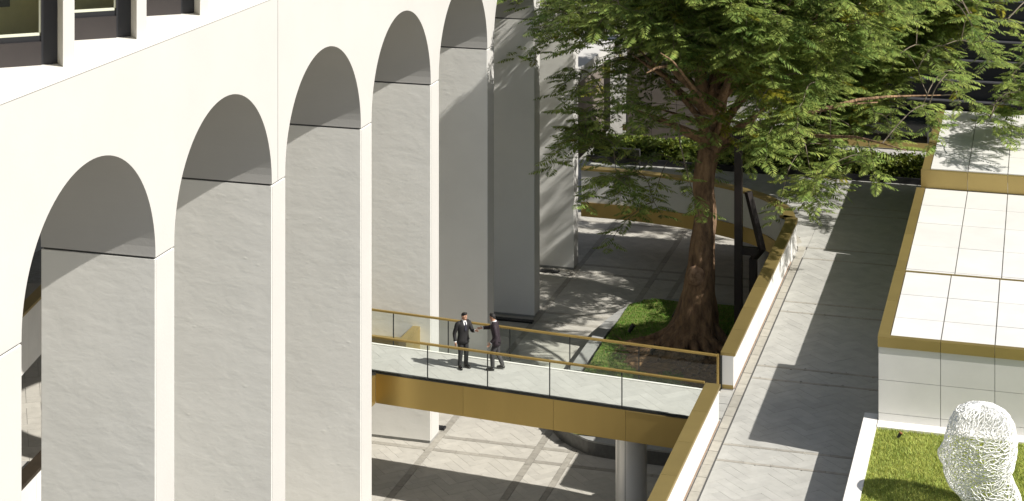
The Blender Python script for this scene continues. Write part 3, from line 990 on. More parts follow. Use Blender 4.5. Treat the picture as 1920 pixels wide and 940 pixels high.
# thin surface roots on the soil
rt_ = MB()
for q in range(26):
    a = R(random.uniform(170, 350)); r0 = random.uniform(1.2, 1.8)
    P = []
    for t in range(6):
        rr_ = r0 + t * 0.32
        a2 = a + 0.12 * math.sin(t * 1.3 + q)
        x, y = TX + math.cos(a2) * rr_, TY + math.sin(a2) * rr_
        P.append((x, y, mound(x, y) + 0.015 - 0.01 * (t == 5)))
    rt_.tube(P, [0.05, .045, .04, .034, .026, .015], 5)
rt_.build('surface_roots', 'bark', tree, smooth=True)
bb = MB()
bc = Vector((7.27, TY - 0.46, 3.42))
for (rad0, yy) in ((0, 0),):
    rings = []
    for i in range(9):
        t = -1 + 2 * i / 8
        rr_ = math.sqrt(max(0, 1 - t * t)) + 0.02
        rings.append((bc.x + 0.02 * t, bc.y, bc.z + 0.40 * t, 0.34 * rr_, 0.24 * rr_))
    bb.loft(rings, 18)
bb.build('burl', 'burl', tree, smooth=True)

# limbs
fork = Vector((7.8, TY, 8.05))
lr = random.Random(21)
limbs = []          # list of (points, radii)
ends = []
for k in range(26):
    a = 2 * math.pi * k / 30 * 2.618 * 1.0
    el = lr.uniform(0.12, 0.75) if k % 3 else lr.uniform(0.8, 1.3)
    ln = lr.uniform(6.0, 10.5) * (1 if el < 0.8 else 0.75)
    d_ = Vector((math.cos(a) * math.cos(el) + 0.10, math.sin(a) * math.cos(el) * 0.9, math.sin(el)))
    b0 = fork + Vector((0, 0, lr.uniform(0, 2.2)))
    P = [b0]
    n = 8
    cur = d_.copy(); cur.z = max(cur.z, 0.35) + 0.25
    for i in range(1, n + 1):
        cur = cur.normalized() * 0.72 + d_.normalized() * 0.28 + Vector((lr.uniform(-.22, .22), lr.uniform(-.22, .22), lr.uniform(-.15, .12) - 0.05 * i / n))
        cur.normalize()
        P.append(P[-1] + cur * ln / n)
    r0 = lr.uniform(0.11, 0.2)
    limbs.append((P, [r0 * (1 - 0.88 * i / n) for i in range(n + 1)]))
# the big leaning limb seen above the fork, and the stem it grows from
limbs.append(([Vector((7.54, TY, 7.1)), Vector((7.85, TY, 8.1)), Vector((8.6, TY - .1, 8.7)), Vector((9.7, TY - .3, 9.7)), Vector((10.8, TY - .4, 11.2))], [0.34, 0.32, 0.27, 0.22, 0.16]))
limbs.append(([Vector((7.52, TY, 6.9)), Vector((7.6, TY, 8.4)), Vector((7.5, TY, 10.0)), Vector((7.1, TY + .2, 12.3)), Vector((7.3, TY, 14.8)), Vector((7.1, TY, 17.2))], [0.36, 0.30, 0.26, 0.22, 0.16, 0.08]))
lm = MB()
allp = []
def proj(p):
    vx, vy, vz = p[0] - D, p[1], p[2] - CAMZ
    zz = -math.sin(TH) * vx + math.cos(TH) * vy
    return (math.cos(TH) * vx + math.sin(TH) * vy) / zz * 3453 + 960, -vz / zz * 3453 - 565
# outline of the crown as the photograph shows it (used to shape the crown's lower edge)
CROWN = [(900, -500), (925, 10), (962, 85), (1000, 110), (1040, 100), (1065, 160), (1058, 230), (1040, 315), (1090, 340), (1108, 420), (1140, 475), (1168, 475), (1205, 420),
         (1240, 395), (1270, 385), (1330, 385), (1400, 400), (1440, 430), (1470, 390), (1500, 400), (1545, 435), (1590, 420), (1612, 385), (1690, 370), (1715, 320), (1745, 320), (1790, 285), (1850, 270),
         (1905, 240), (1990, 170), (2150, -500)]
def crop_limb(P, rad):
    k = len(P)
    for i, q in enumerate(P):
        u, w = proj(q)
        if i > 1 and (not inside(u, w + 40, CROWN) or (u < 1180 and w > -40)):
            k = i
            break
    rad = list(rad[:k])
    if k > 1: rad[-1] = 0.02; rad[-2] = min(rad[-2], 0.07)
    return P[:k], rad
for P, rad in limbs:
    P, rad = crop_limb(P, rad)
    if len(P) < 2: continue
    lm.tube(P, rad, 7)
    for i in range(1, len(P)):
        allp.append(P[i]); allp.append((P[i] + P[i - 1]) / 2)
lm.build('limbs', 'bark', tree, smooth=True)

HOLES = [((1300, 290), 34, .8), ((1235, 165), 58, .75), ((1270, 270), 60, .72), ((1170, 300), 45, .6), ((1885, 55), 45, .95), ((1880, 95), 25, .9), ((1700, 240), 30, .9), ((1640, 165), 18, .85),
         ((1560, 55), 28, .6), ((1125, 200), 32, .75), ((1590, 40), 22, .6), ((1350, 330), 34, .8), ((1240, 350), 40, .7), ((1460, 350), 35, .5), ((1310, 200), 40, .5), ((1200, 420), 30, .5), ((1330, 400), 45, .7),
         ((1150, 285), 42, .75), ((1235, 285), 45, .75), ((1100, 330), 45, .5), ((1720, 300), 30, .6)]
cl = []
cr = random.Random(77)
tries = 0
NCL = 1600
clumps = []
while len(clumps) < 420:
    v = Vector((cr.gauss(0, 1), cr.gauss(0, 1), cr.gauss(0, 1))).normalized() * (cr.random() ** 0.40)
    clumps.append(Vector((9.4 + v.x * 12.0, 71.2 + v.y * 11.0, 12.6 + v.z * 7.4)))
for k in range(150):
    clumps.append(Vector((cr.uniform(9.5, 15.0), cr.uniform(72, 81), cr.uniform(6.2, 10.5))))
for k in range(120):
    clumps.append(Vector((cr.uniform(13.0, 20), cr.uniform(72, 82), cr.uniform(9.4, 13.5))))
for k in range(22):
    clumps.append(Vector((cr.uniform(8.2, 12.0), cr.uniform(63.5, 68), cr.uniform(5.4, 8.5))))
for k in range(16):
    clumps.append(Vector((cr.uniform(0.8, 6.0), cr.uniform(63.5, 70), cr.uniform(5.0, 9.5))))
while len(cl) < NCL and tries < 900000:
    tries += 1
    # umbrella crown of loose sprays: clumps spread through a flattened ellipsoid
    c_ = cr.choice(clumps)
    p = c_ + Vector((cr.gauss(0, 0.62), cr.gauss(0, 0.62), cr.gauss(0, 0.38)))
    if p.z < 4.4: continue
    u, w = proj((p.x, p.y, p.z - 0.45))
    if not inside(u, w, CROWN): continue
    if w < -120 and cr.random() < 0.55: continue
    bad = False
    for (hx, hy), hr, pr_ in HOLES:
        if (u - hx) ** 2 + (w - hy) ** 2 < (hr * 1.2) ** 2 and cr.random() < pr_: bad = True
    if w > 150 and u < 1330 and cr.random() < 0.35: bad = True
    if u < 1085 and cr.random() < 0.5: bad = True
    if w > 300 and cr.random() < 0.45: bad = True
    if bad: continue
    # the crown leaves in the sun what stands in the sun: terrace, roofs, upper arcade
    t = p.z - T
    sx, sy = p.x - 1.05 * t, p.y + 0.205 * t
    if (9.6 if sy < 72 else 8.2) < sx < 12.5 and sy < 81.5 and cr.random() < 0.985: continue
    t = p.z - 7.3
    if t > 0 and p.x - 1.05 * t > 15.3 and p.y + 0.205 * t < 79 and cr.random() < (0.9 if p.y < 70 else 0.4): continue
    t = p.z - 4.9
    if 0 < p.x - 1.05 * t < 15 and 80.3 < p.y + 0.205 * t < 84 and cr.random() < 0.95: continue
    t = p.x / 1.05
    if t > 0:
        zs, ys = p.z - t, p.y + 0.205 * t
        if zs > 12.3 and ys < 80 and cr.random() < 0.95: continue
        if 0 < zs and ys < 64.6: continue
        if zs <= 0:      # falls on the plaza
            gxx, gyy = p.x - 1.05 * p.z, p.y + 0.205 * p.z
            if 0.1 < gxx < 5.6 and 57 < gyy < 80 and cr.random() < (0.90 if gxx > 3.4 else 0.985): continue
        if 0 < zs < 12 and 64.6 < ys < 71.5 and cr.random() < 0.35: continue
        if 0 < zs < 12 and 72.2 < ys < 80 and cr.random() < 0.97: continue
    cl.append(p)
print('clusters', len(cl), tries)
allpn = np.array([tuple(p) for p in allp])
tw = MB()
FV, FQ, FM = [], [], []
nv = 0
fr = np.random.default_rng(9)
def frond(base, dirv, L, droop, mi):
    """one bipinnate leaf: a rachis bearing pairs of narrow pinnae"""
    global nv
    n = int(fr.integers(10, 14))
    dirv = dirv / np.linalg.norm(dirv)
    side = np.cross(dirv, (0, 0, 1.0)); side /= (np.linalg.norm(side) + 1e-6)
    t = np.linspace(0.12, 1.0, n)
    pos = base + dirv * (L * t)[:, None]
    pos[:, 2] -= droop * L * t ** 2
    tang = np.gradient(pos, axis=0); tang /= np.linalg.norm(tang, axis=1)[:, None]
    pl_ = 0.32 * L * np.sin(np.pi * (0.18 + 0.75 * t)) * fr.uniform(0.85, 1.15)
    out_v, out_q = [], []
    for sg in (1, -1):
        d = side * sg * 0.92 + tang * 0.34 + np.array([0, 0, -0.26]) + fr.normal(0, 0.10, (n, 3))
        d /= np.linalg.norm(d, axis=1)[:, None]
        wv = tang * (0.038 * (L / 0.8) ** 0.5)
        mid = pos + d * (pl_ * 0.55)[:, None]
        tip = pos + d * pl_[:, None]; tip[:, 2] -= 0.10 * pl_
        k = nv + len(out_v) * n
        a = len(out_v)
        out_v += [pos - wv * .5, mid - wv, tip, mid + wv]
        i = np.arange(n)
        b = nv + a * n
        out_q.append(np.column_stack([b + i, b + n + i, b + 2 * n + i, b + 3 * n + i]))
    V = np.concatenate(out_v); Q = np.concatenate(out_q)
    FV.append(V); FQ.append(Q); FM.append(np.full(len(Q), mi)); nv += len(V)
nodes = np.zeros((len(allp) + 3 * len(cl), 3))
nodes[:len(allp)] = allpn
nn_ = len(allp)
order = sorted(cl, key=lambda p: float(((allpn - np.array(tuple(p))) ** 2).sum(1).min()))
for p in order:
    pn_ = np.array(tuple(p))
    d2 = ((nodes[:nn_] - pn_) ** 2).sum(1)
    j = int(np.argmin(d2 + 1.5 * np.maximum(0, nodes[:nn_, 2] - pn_[2] - 0.5)))
    q = Vector(nodes[j])
    out = (p - q)
    ln = out.length
    mid = q + out * 0.5 + Vector((cr.uniform(-.12, .12) * ln, cr.uniform(-.12, .12) * ln, 0.16 * ln))
    e = p + Vector((out.x, out.y, 0)).normalized() * 0.5 + Vector((0, 0, -0.7))
    if out.xy.length < 0.05: e = p + Vector((0.3, 0.2, -0.6))
    path = catmull([q, mid, p, e], 3)
    for v in (mid, p):
        nodes[nn_] = tuple(v); nn_ += 1
    r0 = 0.012 + 0.007 * min(ln, 3)
    tw.tube(path, [r0 * (1 - 0.7 * i / (len(path) - 1)) for i in range(len(path))], 4, cap=False)
    yellow = cr.random() < 0.05
    nf = cr.randint(8, 12)
    od = Vector((out.x, out.y, 0))
    od = od.normalized() if od.length > 0.05 else Vector((1, 0, 0))
    for i in range(nf):
        tt = 0.40 + 0.60 * i / (nf - 1)
        f_ = tt * (len(path) - 1)
        i0 = min(int(f_), len(path) - 2)
        bpt = path[i0].lerp(path[i0 + 1], f_ - i0)
        a = i * 2.4 + cr.uniform(-.4, .4)
        dv = Vector((math.cos(a), math.sin(a), cr.uniform(-0.20, 0.30))) + od * 0.75
        mi = 1 if ((yellow and cr.random() < .7) or cr.random() < 0.015) else 0
        frond(np.array(tuple(bpt)), np.array(tuple(dv)), cr.uniform(0.6, 1.0), cr.uniform(0.08, 0.40), mi)
tw.build('twigs', 'twig', tree)
np_mesh('crown', np.concatenate(FV), np.concatenate(FQ), ['leaf', 'leaf_yellow'], tree, np.concatenate(FM))

# steel prop under the leaning limb
pr = empty('tree_prop', (9.1, 68.1, 0.6), 'dark steel H shaped prop frame supporting the tree', 'prop')
box('post', 'prop_steel', pr, 8.76, 9.04, 67.96, 68.24, 0.5, 8.8)
MB().prism([(9.31, 67.97), (9.59, 67.97), (9.59, 68.23), (9.31, 68.23)], 0.5, 4.3).build('post', 'prop_steel', pr)
MB().tube([(9.45, 68.1, 4.3), (9.78, 68.1, 4.65), (9.26, 68.1, 6.75)], 0.15, 4).build('brace', 'prop_steel', pr)
box('crossbar', 'prop_steel', pr, 9.04, 9.66, 67.99, 68.21, 4.42, 4.70)
box('saddle', 'prop_steel', pr, 8.62, 9.18, 67.85, 68.35, 8.8, 8.86)

site(-0.40)
# ================================================================== PAVILION
pav = empty('pavilion', (20, 60, T), 'low white panelled pavilion with gold edged flat roof', 'pavilion')
PX = 15.81
def roof(y0, y1, z, rows, px, first_x=16.14):
    box('roof_core', 'grout', pav, px + 0.05, 32, y0 + 0.05, y1 - 0.02, z - 0.3, z - 0.045)
    xs = [first_x, 17.50, 18.93, 20.36, 21.8, 23.2]
    for a, b in zip(xs[:-1], xs[1:]):
        for c, d in zip(rows[:-1], rows[1:]):
            box('roof_panel', 'white_panel', pav, a + 0.016, b - 0.016, c + 0.014, d - 0.014, z - 0.04, z + random.uniform(-0.003, 0.003))
    n = max(2, round((y1 - y0) / 3))
    for k in range(n):
        box('edge_cap', 'gold', pav, px, first_x - 0.02, y0 + (y1 - y0) * k / n + 0.004, y0 + (y1 - y0) * (k + 1) / n - 0.004, z - 0.30, z + 0.012)
ZN, ZM, ZF = T + 3.50, T + 2.86, T + 3.50
FY = 51.40
roof(FY + 0.2, 57.6, ZN, [FY + 0.23, 53.2, 55.3, 57.48], PX)
roof(57.6, 69.95, ZM, [57.65, 59.9, 62.6, 65.3, 67.6, 69.9], PX - 0.15, 15.98)
roof(70.2, 80.6, ZF, [70.35, 72.9, 75.4, 77.6, 79.5, 80.5], PX + 0.03)
box('back_trim', 'gold', pav, PX + 0.01, 26, 57.50, 57.59, ZN - 0.25, ZN + 0.016)
for a, b in zip([PX, 17.50, 18.93, 20.36, 21.8], [17.50, 18.93, 20.36, 21.8, 26]):
    box('front_fascia', 'gold', pav, a + 0.006, b - 0.006, FY, FY + 0.198, ZN - 0.27, ZN + 0.014)
    box('step_fascia', 'gold', pav, a + 0.006, b - 0.006, 70.0, 70.198, ZM + 0.003, ZF + 0.012)
    zz = [T, T + 0.50, T + 1.41, T + 2.32, ZN - 0.275]
    for c, d in zip(zz[:-1], zz[1:]):
        box('wall_panel', 'white_panel', pav, a + 0.007 + (0.02 if a == PX else 0), b - 0.007, FY + 0.04, FY + 0.12, c + 0.006, d - 0.006)
box('wall_core', 'groove', pav, PX + 0.06, 30, FY + 0.115, FY + 0.48, T, ZN - 0.31)
for a, b, z in ((FY + 0.48, 57.6, ZN), (57.6, 70.0, ZM), (70.0, 80.5, ZF)):
    n = max(2, round((b - a) / 2.2))
    for k in range(n):
        box('wall_panel', 'white_panel', pav, PX + 0.03, PX + 0.12, a + (b - a) * k / n + 0.006, a + (b - a) * (k + 1) / n - 0.006, T, z - 0.31)

# ================================================================== RAISED LAWN WITH THE HEAD
PH = T + 1.20
rl = empty('lawn_planter', (18, 46, T), 'raised lawn bed with wide white coping in front of the pavilion', 'planter')
ys = [36.0, 38.4, 40.8, 43.2, 45.6, 48.0, 50.98]
for a, b in zip(ys[:-1], ys[1:]):
    box('coping_stone', 'white_stone', rl, 15.42, 15.82, a + 0.003, b - 0.003, PH - 0.09, PH, bevel=0.008)
    box('wall_panel', 'white_panel', rl, 15.47, 15.80, a + 0.003, b - 0.003, T + 0.003, PH - 0.092)
box('coping_stone', 'white_stone', rl, 15.42, 15.80, 50.984, 51.9, PH - 0.088, PH + 0.001, bevel=0.008)
xs = [15.82, 18.2, 20.6, 23.0, 25.4]
for a, b in zip(xs[:-1], xs[1:]):
    box('coping_stone', 'white_stone', rl, a + 0.003, b - 0.003, 50.986, FY + 0.042, PH - 0.09, PH + 0.001, bevel=0.008)
box('soil_bed', 'turf', rl, 15.822, 30, 36, 50.98, T + 0.2, PH - 0.075)
pts = []
while len(pts) < 70000:
    x, y = rr.uniform(15.83, 20.0), rr.uniform(44.3, 50.97)
    pts.append((x, y))
def flat(x, y): return PH - 0.075
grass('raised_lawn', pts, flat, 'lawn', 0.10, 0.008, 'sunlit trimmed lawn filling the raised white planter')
garden_light(16.45, 50.4, PH - 0.075, 'small copper topped spike light in the raised sunlit lawn', head='copper', sc=0.6)

# ---- woven head
def head_sculpture(cx, cy, z0, sc=1.0):
    H = [0, .25, .45, .62, .80, 1.06, 1.22, 1.56, 1.92, 2.34, 2.63, 2.78, 2.85]
    Fr = [.36, .44, .60, .82, .90, .93, .99, 1.00, .92, .80, .62, .38, .02]
    Bk = [1.05, 1.05, 1.02, .96, .86, .76, .84, .91, .93, .86, .68, .42, .02]
    Wd = [.64, .62, .60, .60, .60, .60, .66, .74, .80, .76, .55, .32, .02]
    NR, NS = 90, 120
    # rows at even arc length up the profile
    hh = np.linspace(0, 2.85, 900)
    f_ = np.interp(hh, H, Fr)
    arc_ = np.concatenate([[0], np.cumsum(np.hypot(np.diff(hh), np.diff(f_)))])
    rows = np.interp(np.linspace(0, arc_[-1], NR), arc_, hh)
    bm = bmesh.new()
    grid = []
    for h in rows:
        f, b, w = np.interp(h, H, Fr), np.interp(h, H, Bk), np.interp(h, H, Wd)
        row = []
        for k in range(NS):
            ph = 2 * math.pi * k / NS
            c, s_ = math.cos(ph), math.sin(ph)
            x = (b if c > 0 else f) * math.copysign(abs(c) ** 0.9, c)
            y = w * math.copysign(abs(s_) ** 0.9, s_)
            if c < 0:
                nose = math.exp(-((h - 1.42) / 0.22) ** 2 - (y / 0.13) ** 2)
                lips = math.exp(-((h - 0.98) / 0.10) ** 2 - (y / 0.2) ** 2)
                eyes = math.exp(-((h - 1.66) / 0.13) ** 2 - ((abs(y) - 0.30) / 0.15) ** 2)
                x -= 0.12 * nose + 0.05 * lips - 0.14 * eyes
            y *= 1 + 0.12 * math.exp(-((h - 1.5) / 0.24) ** 2 - ((x - 0.10) / 0.15) ** 2)
            j_ = [random.gauss(0, 0.006) for _ in range(3)]
            row.append(bm.verts.new((x + j_[0], y + j_[1], h + j_[2] * (0 < h < 2.8))))
        grid.append(row)
    for r in range(NR - 1):
        for k in range(NS):
            a, b, c, d = grid[r][k], grid[r][(k + 1) % NS], grid[r + 1][(k + 1) % NS], grid[r + 1][k]
            bm.faces.new((a, b, c)); bm.faces.new((a, c, d))
    me = bpy.data.meshes.new('head_sculpture')
    bm.to_mesh(me); bm.free()
    o = link(bpy.data.objects.new('head_sculpture', me))
    dm = o.modifiers.new('thin', 'DECIMATE')
    dm.ratio = 5000 / len(me.polygons)
    ev = o.evaluated_get(bpy.context.evaluated_depsgraph_get())
    me2 = bpy.data.meshes.new_from_object(ev)
    o.modifiers.clear()
    bm = bmesh.new(); bm.from_mesh(me2)
    ed = [e for e in bm.edges if len(e.link_faces) == 2]
    rs = random.Random(5)
    rs.shuffle(ed)
    parent_ = {f.index: f.index for f in bm.faces}
    sz = {f.index: 1 for f in bm.faces}
    def find(i):
        while parent_[i] != i: i = parent_[i]
        return i
    diss = []
    for e in ed:
        a, b = find(e.link_faces[0].index), find(e.link_faces[1].index)
        if a == b: continue
        if sz[a] + sz[b] <= rs.choice((1, 1, 2, 2, 3)):
            parent_[b] = a; sz[a] += sz[b]; diss.append(e)
    bmesh.ops.dissolve_edges(bm, edges=diss, use_verts=False, use_face_split=False)
    bm.to_mesh(me2); bm.free()
    me2.materials.append(M['wire'])
    o.data = me2
    w = o.modifiers.new('wire', 'WIREFRAME')
    w.thickness = 0.026 / sc; w.use_even_offset = False; w.use_boundary = True
    o.location = Vector((cx, cy, z0)) + Vector(OFF)
    o.scale = (sc, sc, sc)
    return o
hs = head_sculpture(18.72, 46.6, PH - 0.09, 0.925)
tag(hs, 'large white openwork mesh head sculpture standing on the raised lawn', 'sculpture')

# ================================================================== HEDGE AND BACKGROUND
hd = empty('hedge', (8, 82.6, T), 'clipped leafy green hedge along the far end of the terrace', 'hedge')
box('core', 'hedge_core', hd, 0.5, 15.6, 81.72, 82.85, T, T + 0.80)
n = 15000
hx = rng.uniform(0.2, 15.7, n)
fc_ = rng.random(n)
hy = np.where(fc_ < 0.45, 81.65 + rng.normal(0, 0.06, n), rng.uniform(81.6, 82.95, n))
hz = np.where(fc_ < 0.45, rng.uniform(T + 0.08, T + 0.95, n), T + 0.86 + rng.normal(0, 0.07, n) + 0.06 * np.sin(hx * 3.1))
P_ = np.column_stack([hx, hy, hz])
u_ = rng.normal(0, 1, (n, 3)); u_ /= np.linalg.norm(u_, axis=1)[:, None]
w_ = np.cross(u_, rng.normal(0, 1, (n, 3))); w_ /= np.linalg.norm(w_, axis=1)[:, None]
L_ = rng.uniform(0.06, 0.12, n)[:, None]
V_ = np.concatenate([P_ - u_ * L_, P_ + w_ * L_ * .45, P_ + u_ * L_, P_ - w_ * L_ * .45])
k_ = np.arange(n)
np_mesh('foliage', V_, np.column_stack([k_, k_ + n, k_ + 2 * n, k_ + 3 * n]), ['hedge'], hd)
tk = empty('hedge_trough', (8, 81.5, T), 'low black trough edge at the foot of the far hedge', 'trough')
for k in range(8):
    box('trough_panel', 'black', tk, 0.2 + k * 1.94 + 0.004, 0.2 + (k + 1) * 1.94 - 0.004, 81.38, 81.52, T + 0.002, T + 0.26)

gb = empty('glass_balustrade', (2.6, 76.3, T + 1.1), 'short frameless glass screen on the curved parapet by the last pier', 'glass screen')
for x0, x1, y in ((1.2, 2.35, 76.9), (2.4, 3.6, 77.1)):
    f = box('glass_panel', 'glass', gb, x0, x1, y, y + 0.02, T + 0.0, T + 1.75)
box('top_rail', 'rail_grey', gb, 2.4, 3.62, 77.085, 77.135, T + 1.75, T + 1.79)
box('end_rail', 'rail_grey', gb, 3.60, 3.64, 77.085, 77.135, T + 0.0, T + 1.75)

ob = empty('office_building', (10, 92, T), 'dark glazed office building behind the hedge and tree', 'building')
box('lower_glass', 'dark_glass', ob, 0.5, 60, 88.4, 88.6, 0.0, 5.8)
box('gold_band', 'gold', ob, 0.5, 15.7, 87.6, 87.75, T + 0.02, T + 0.32)
for k in range(9):
    x = 1.2 + k * 1.72
    box('mullion', 'rail_grey', ob, x, x + 0.08, 88.28, 88.39, 2.9, 5.8)
box('white_ledge', 'plaster', ob, 4.2, 8.6, 86.9, 88.3, 4.54, 4.91)
MB().prism([(8.6, 86.9), (8.6, 88.3), (11.2, 91.0), (12.2, 90.2)], 4.54, 4.91).build('white_ledge', 'plaster', ob)
box('grey_spandrel', 'concrete', ob, 3.6, 9.5, 88.2, 88.39, 5.0, 6.0)
box('dark_opening', 'louvre', ob, 5.2, 9.2, 88.1, 88.19, 6.1, 7.7)
box('white_band', 'plaster', ob, 4.6, 6.6, 87.9, 88.09, 7.71, 8.4)
box('teal_screen', 'teal', ob, 9.9, 11.1, 87.7, 87.8, 5.9, 7.1)
for i in range(3):
    for j in range(9):
        box('stone_panel', 'tile_wall', ob, 1.0 + i * 1.2 + 0.008, 1.0 + (i + 1) * 1.2 - 0.008, 86.4, 87.2, T + j * 0.85 + 0.008, T + (j + 1) * 0.85 - 0.008)
for j in range(10):
    box('ledge', 'rail_grey', ob, 9.5, 70, 88.0 - 0.0, 88.35, 6.3 + j * 0.95, 6.36 + j * 0.95)
    box('louvre_band', 'louvre', ob, 9.5, 70, 88.36, 88.39, 6.37 + j * 0.95, 7.2 + j * 0.95)
box('upper_wall', 'louvre', ob, 0.5, 70, 88.62, 89.2, 0.0, 40)

# ================================================================== PEOPLE
def skin_mesh(name, verts, edges, radii, m, parent, root=0, sub=2):
    me = bpy.data.meshes.new(name)
    me.from_pydata([tuple(v) for v in verts], edges, [])
    o = bpy.data.objects.new(name, me)
    COL.objects.link(o)
    bm = bmesh.new(); bm.from_mesh(me)
    ly = bm.verts.layers.skin.verify()
    bm.verts.ensure_lookup_table()
    for i, r in enumerate(radii):
        rx, ry = r if isinstance(r, tuple) else (r, r)
        bm.verts[i][ly].radius = (rx, ry)
        bm.verts[i][ly].use_root = (i == root)
    bm.to_mesh(me); bm.free()
    sk = o.modifiers.new('skin', 'SKIN'); sk.use_smooth_shade = True
    sb = o.modifiers.new('sub', 'SUBSURF'); sb.levels = sub; sb.render_levels = sub
    dg = bpy.context.evaluated_depsgraph_get()
    ev = o.evaluated_get(dg)
    me2 = bpy.data.meshes.new_from_object(ev)
    me2.name = name
    me2.materials.clear(); me2.materials.append(M[m])
    COL.objects.unlink(o); bpy.data.objects.remove(o)
    o2 = bpy.data.objects.new(name, me2)
    return link(o2, parent)

class G:
    def __init__(s): s.v = []; s.e = []; s.r = []
    def p(s, co, r, prev=None):
        s.v.append(Vector(co)); s.r.append(r)
        if prev is not None: s.e.append((prev, len(s.v) - 1))
        return len(s.v) - 1

def add_hand(g, wrist_i, wpos, d, up, curl):
    """palm, four unequal fingers and a thumb, from the wrist along d; up = thumb side"""
    d = d.normalized(); up = (up - d * up.dot(d)).normalized(); nn = d.cross(up)
    palm = g.p(wpos + d * 0.05, (0.034, 0.018), wrist_i)
    for k, (off, ln) in enumerate(((0.030, 0.075), (0.010, 0.085), (-0.010, 0.078), (-0.028, 0.06))):
        b = g.p(wpos + d * 0.095 + up * off, 0.010, palm)
        d2 = (d + nn * curl * 0.6).normalized()
        c = g.p(g.v[b] + d2 * ln * 0.5, 0.0090, b)
        d3 = (d + nn * curl * 1.6).normalized()
        g.p(g.v[c] + d3 * ln * 0.5, 0.0078, c)
    t = g.p(wpos + d * 0.035 + up * 0.036, 0.012, palm)
    t2 = g.p(g.v[t] + (d * 0.7 + up * 0.7).normalized() * 0.035, 0.0105, t)
    g.p(g.v[t2] + (d * 0.95 + up * 0.2 + nn * curl * .5).normalized() * 0.03, 0.009, t2)

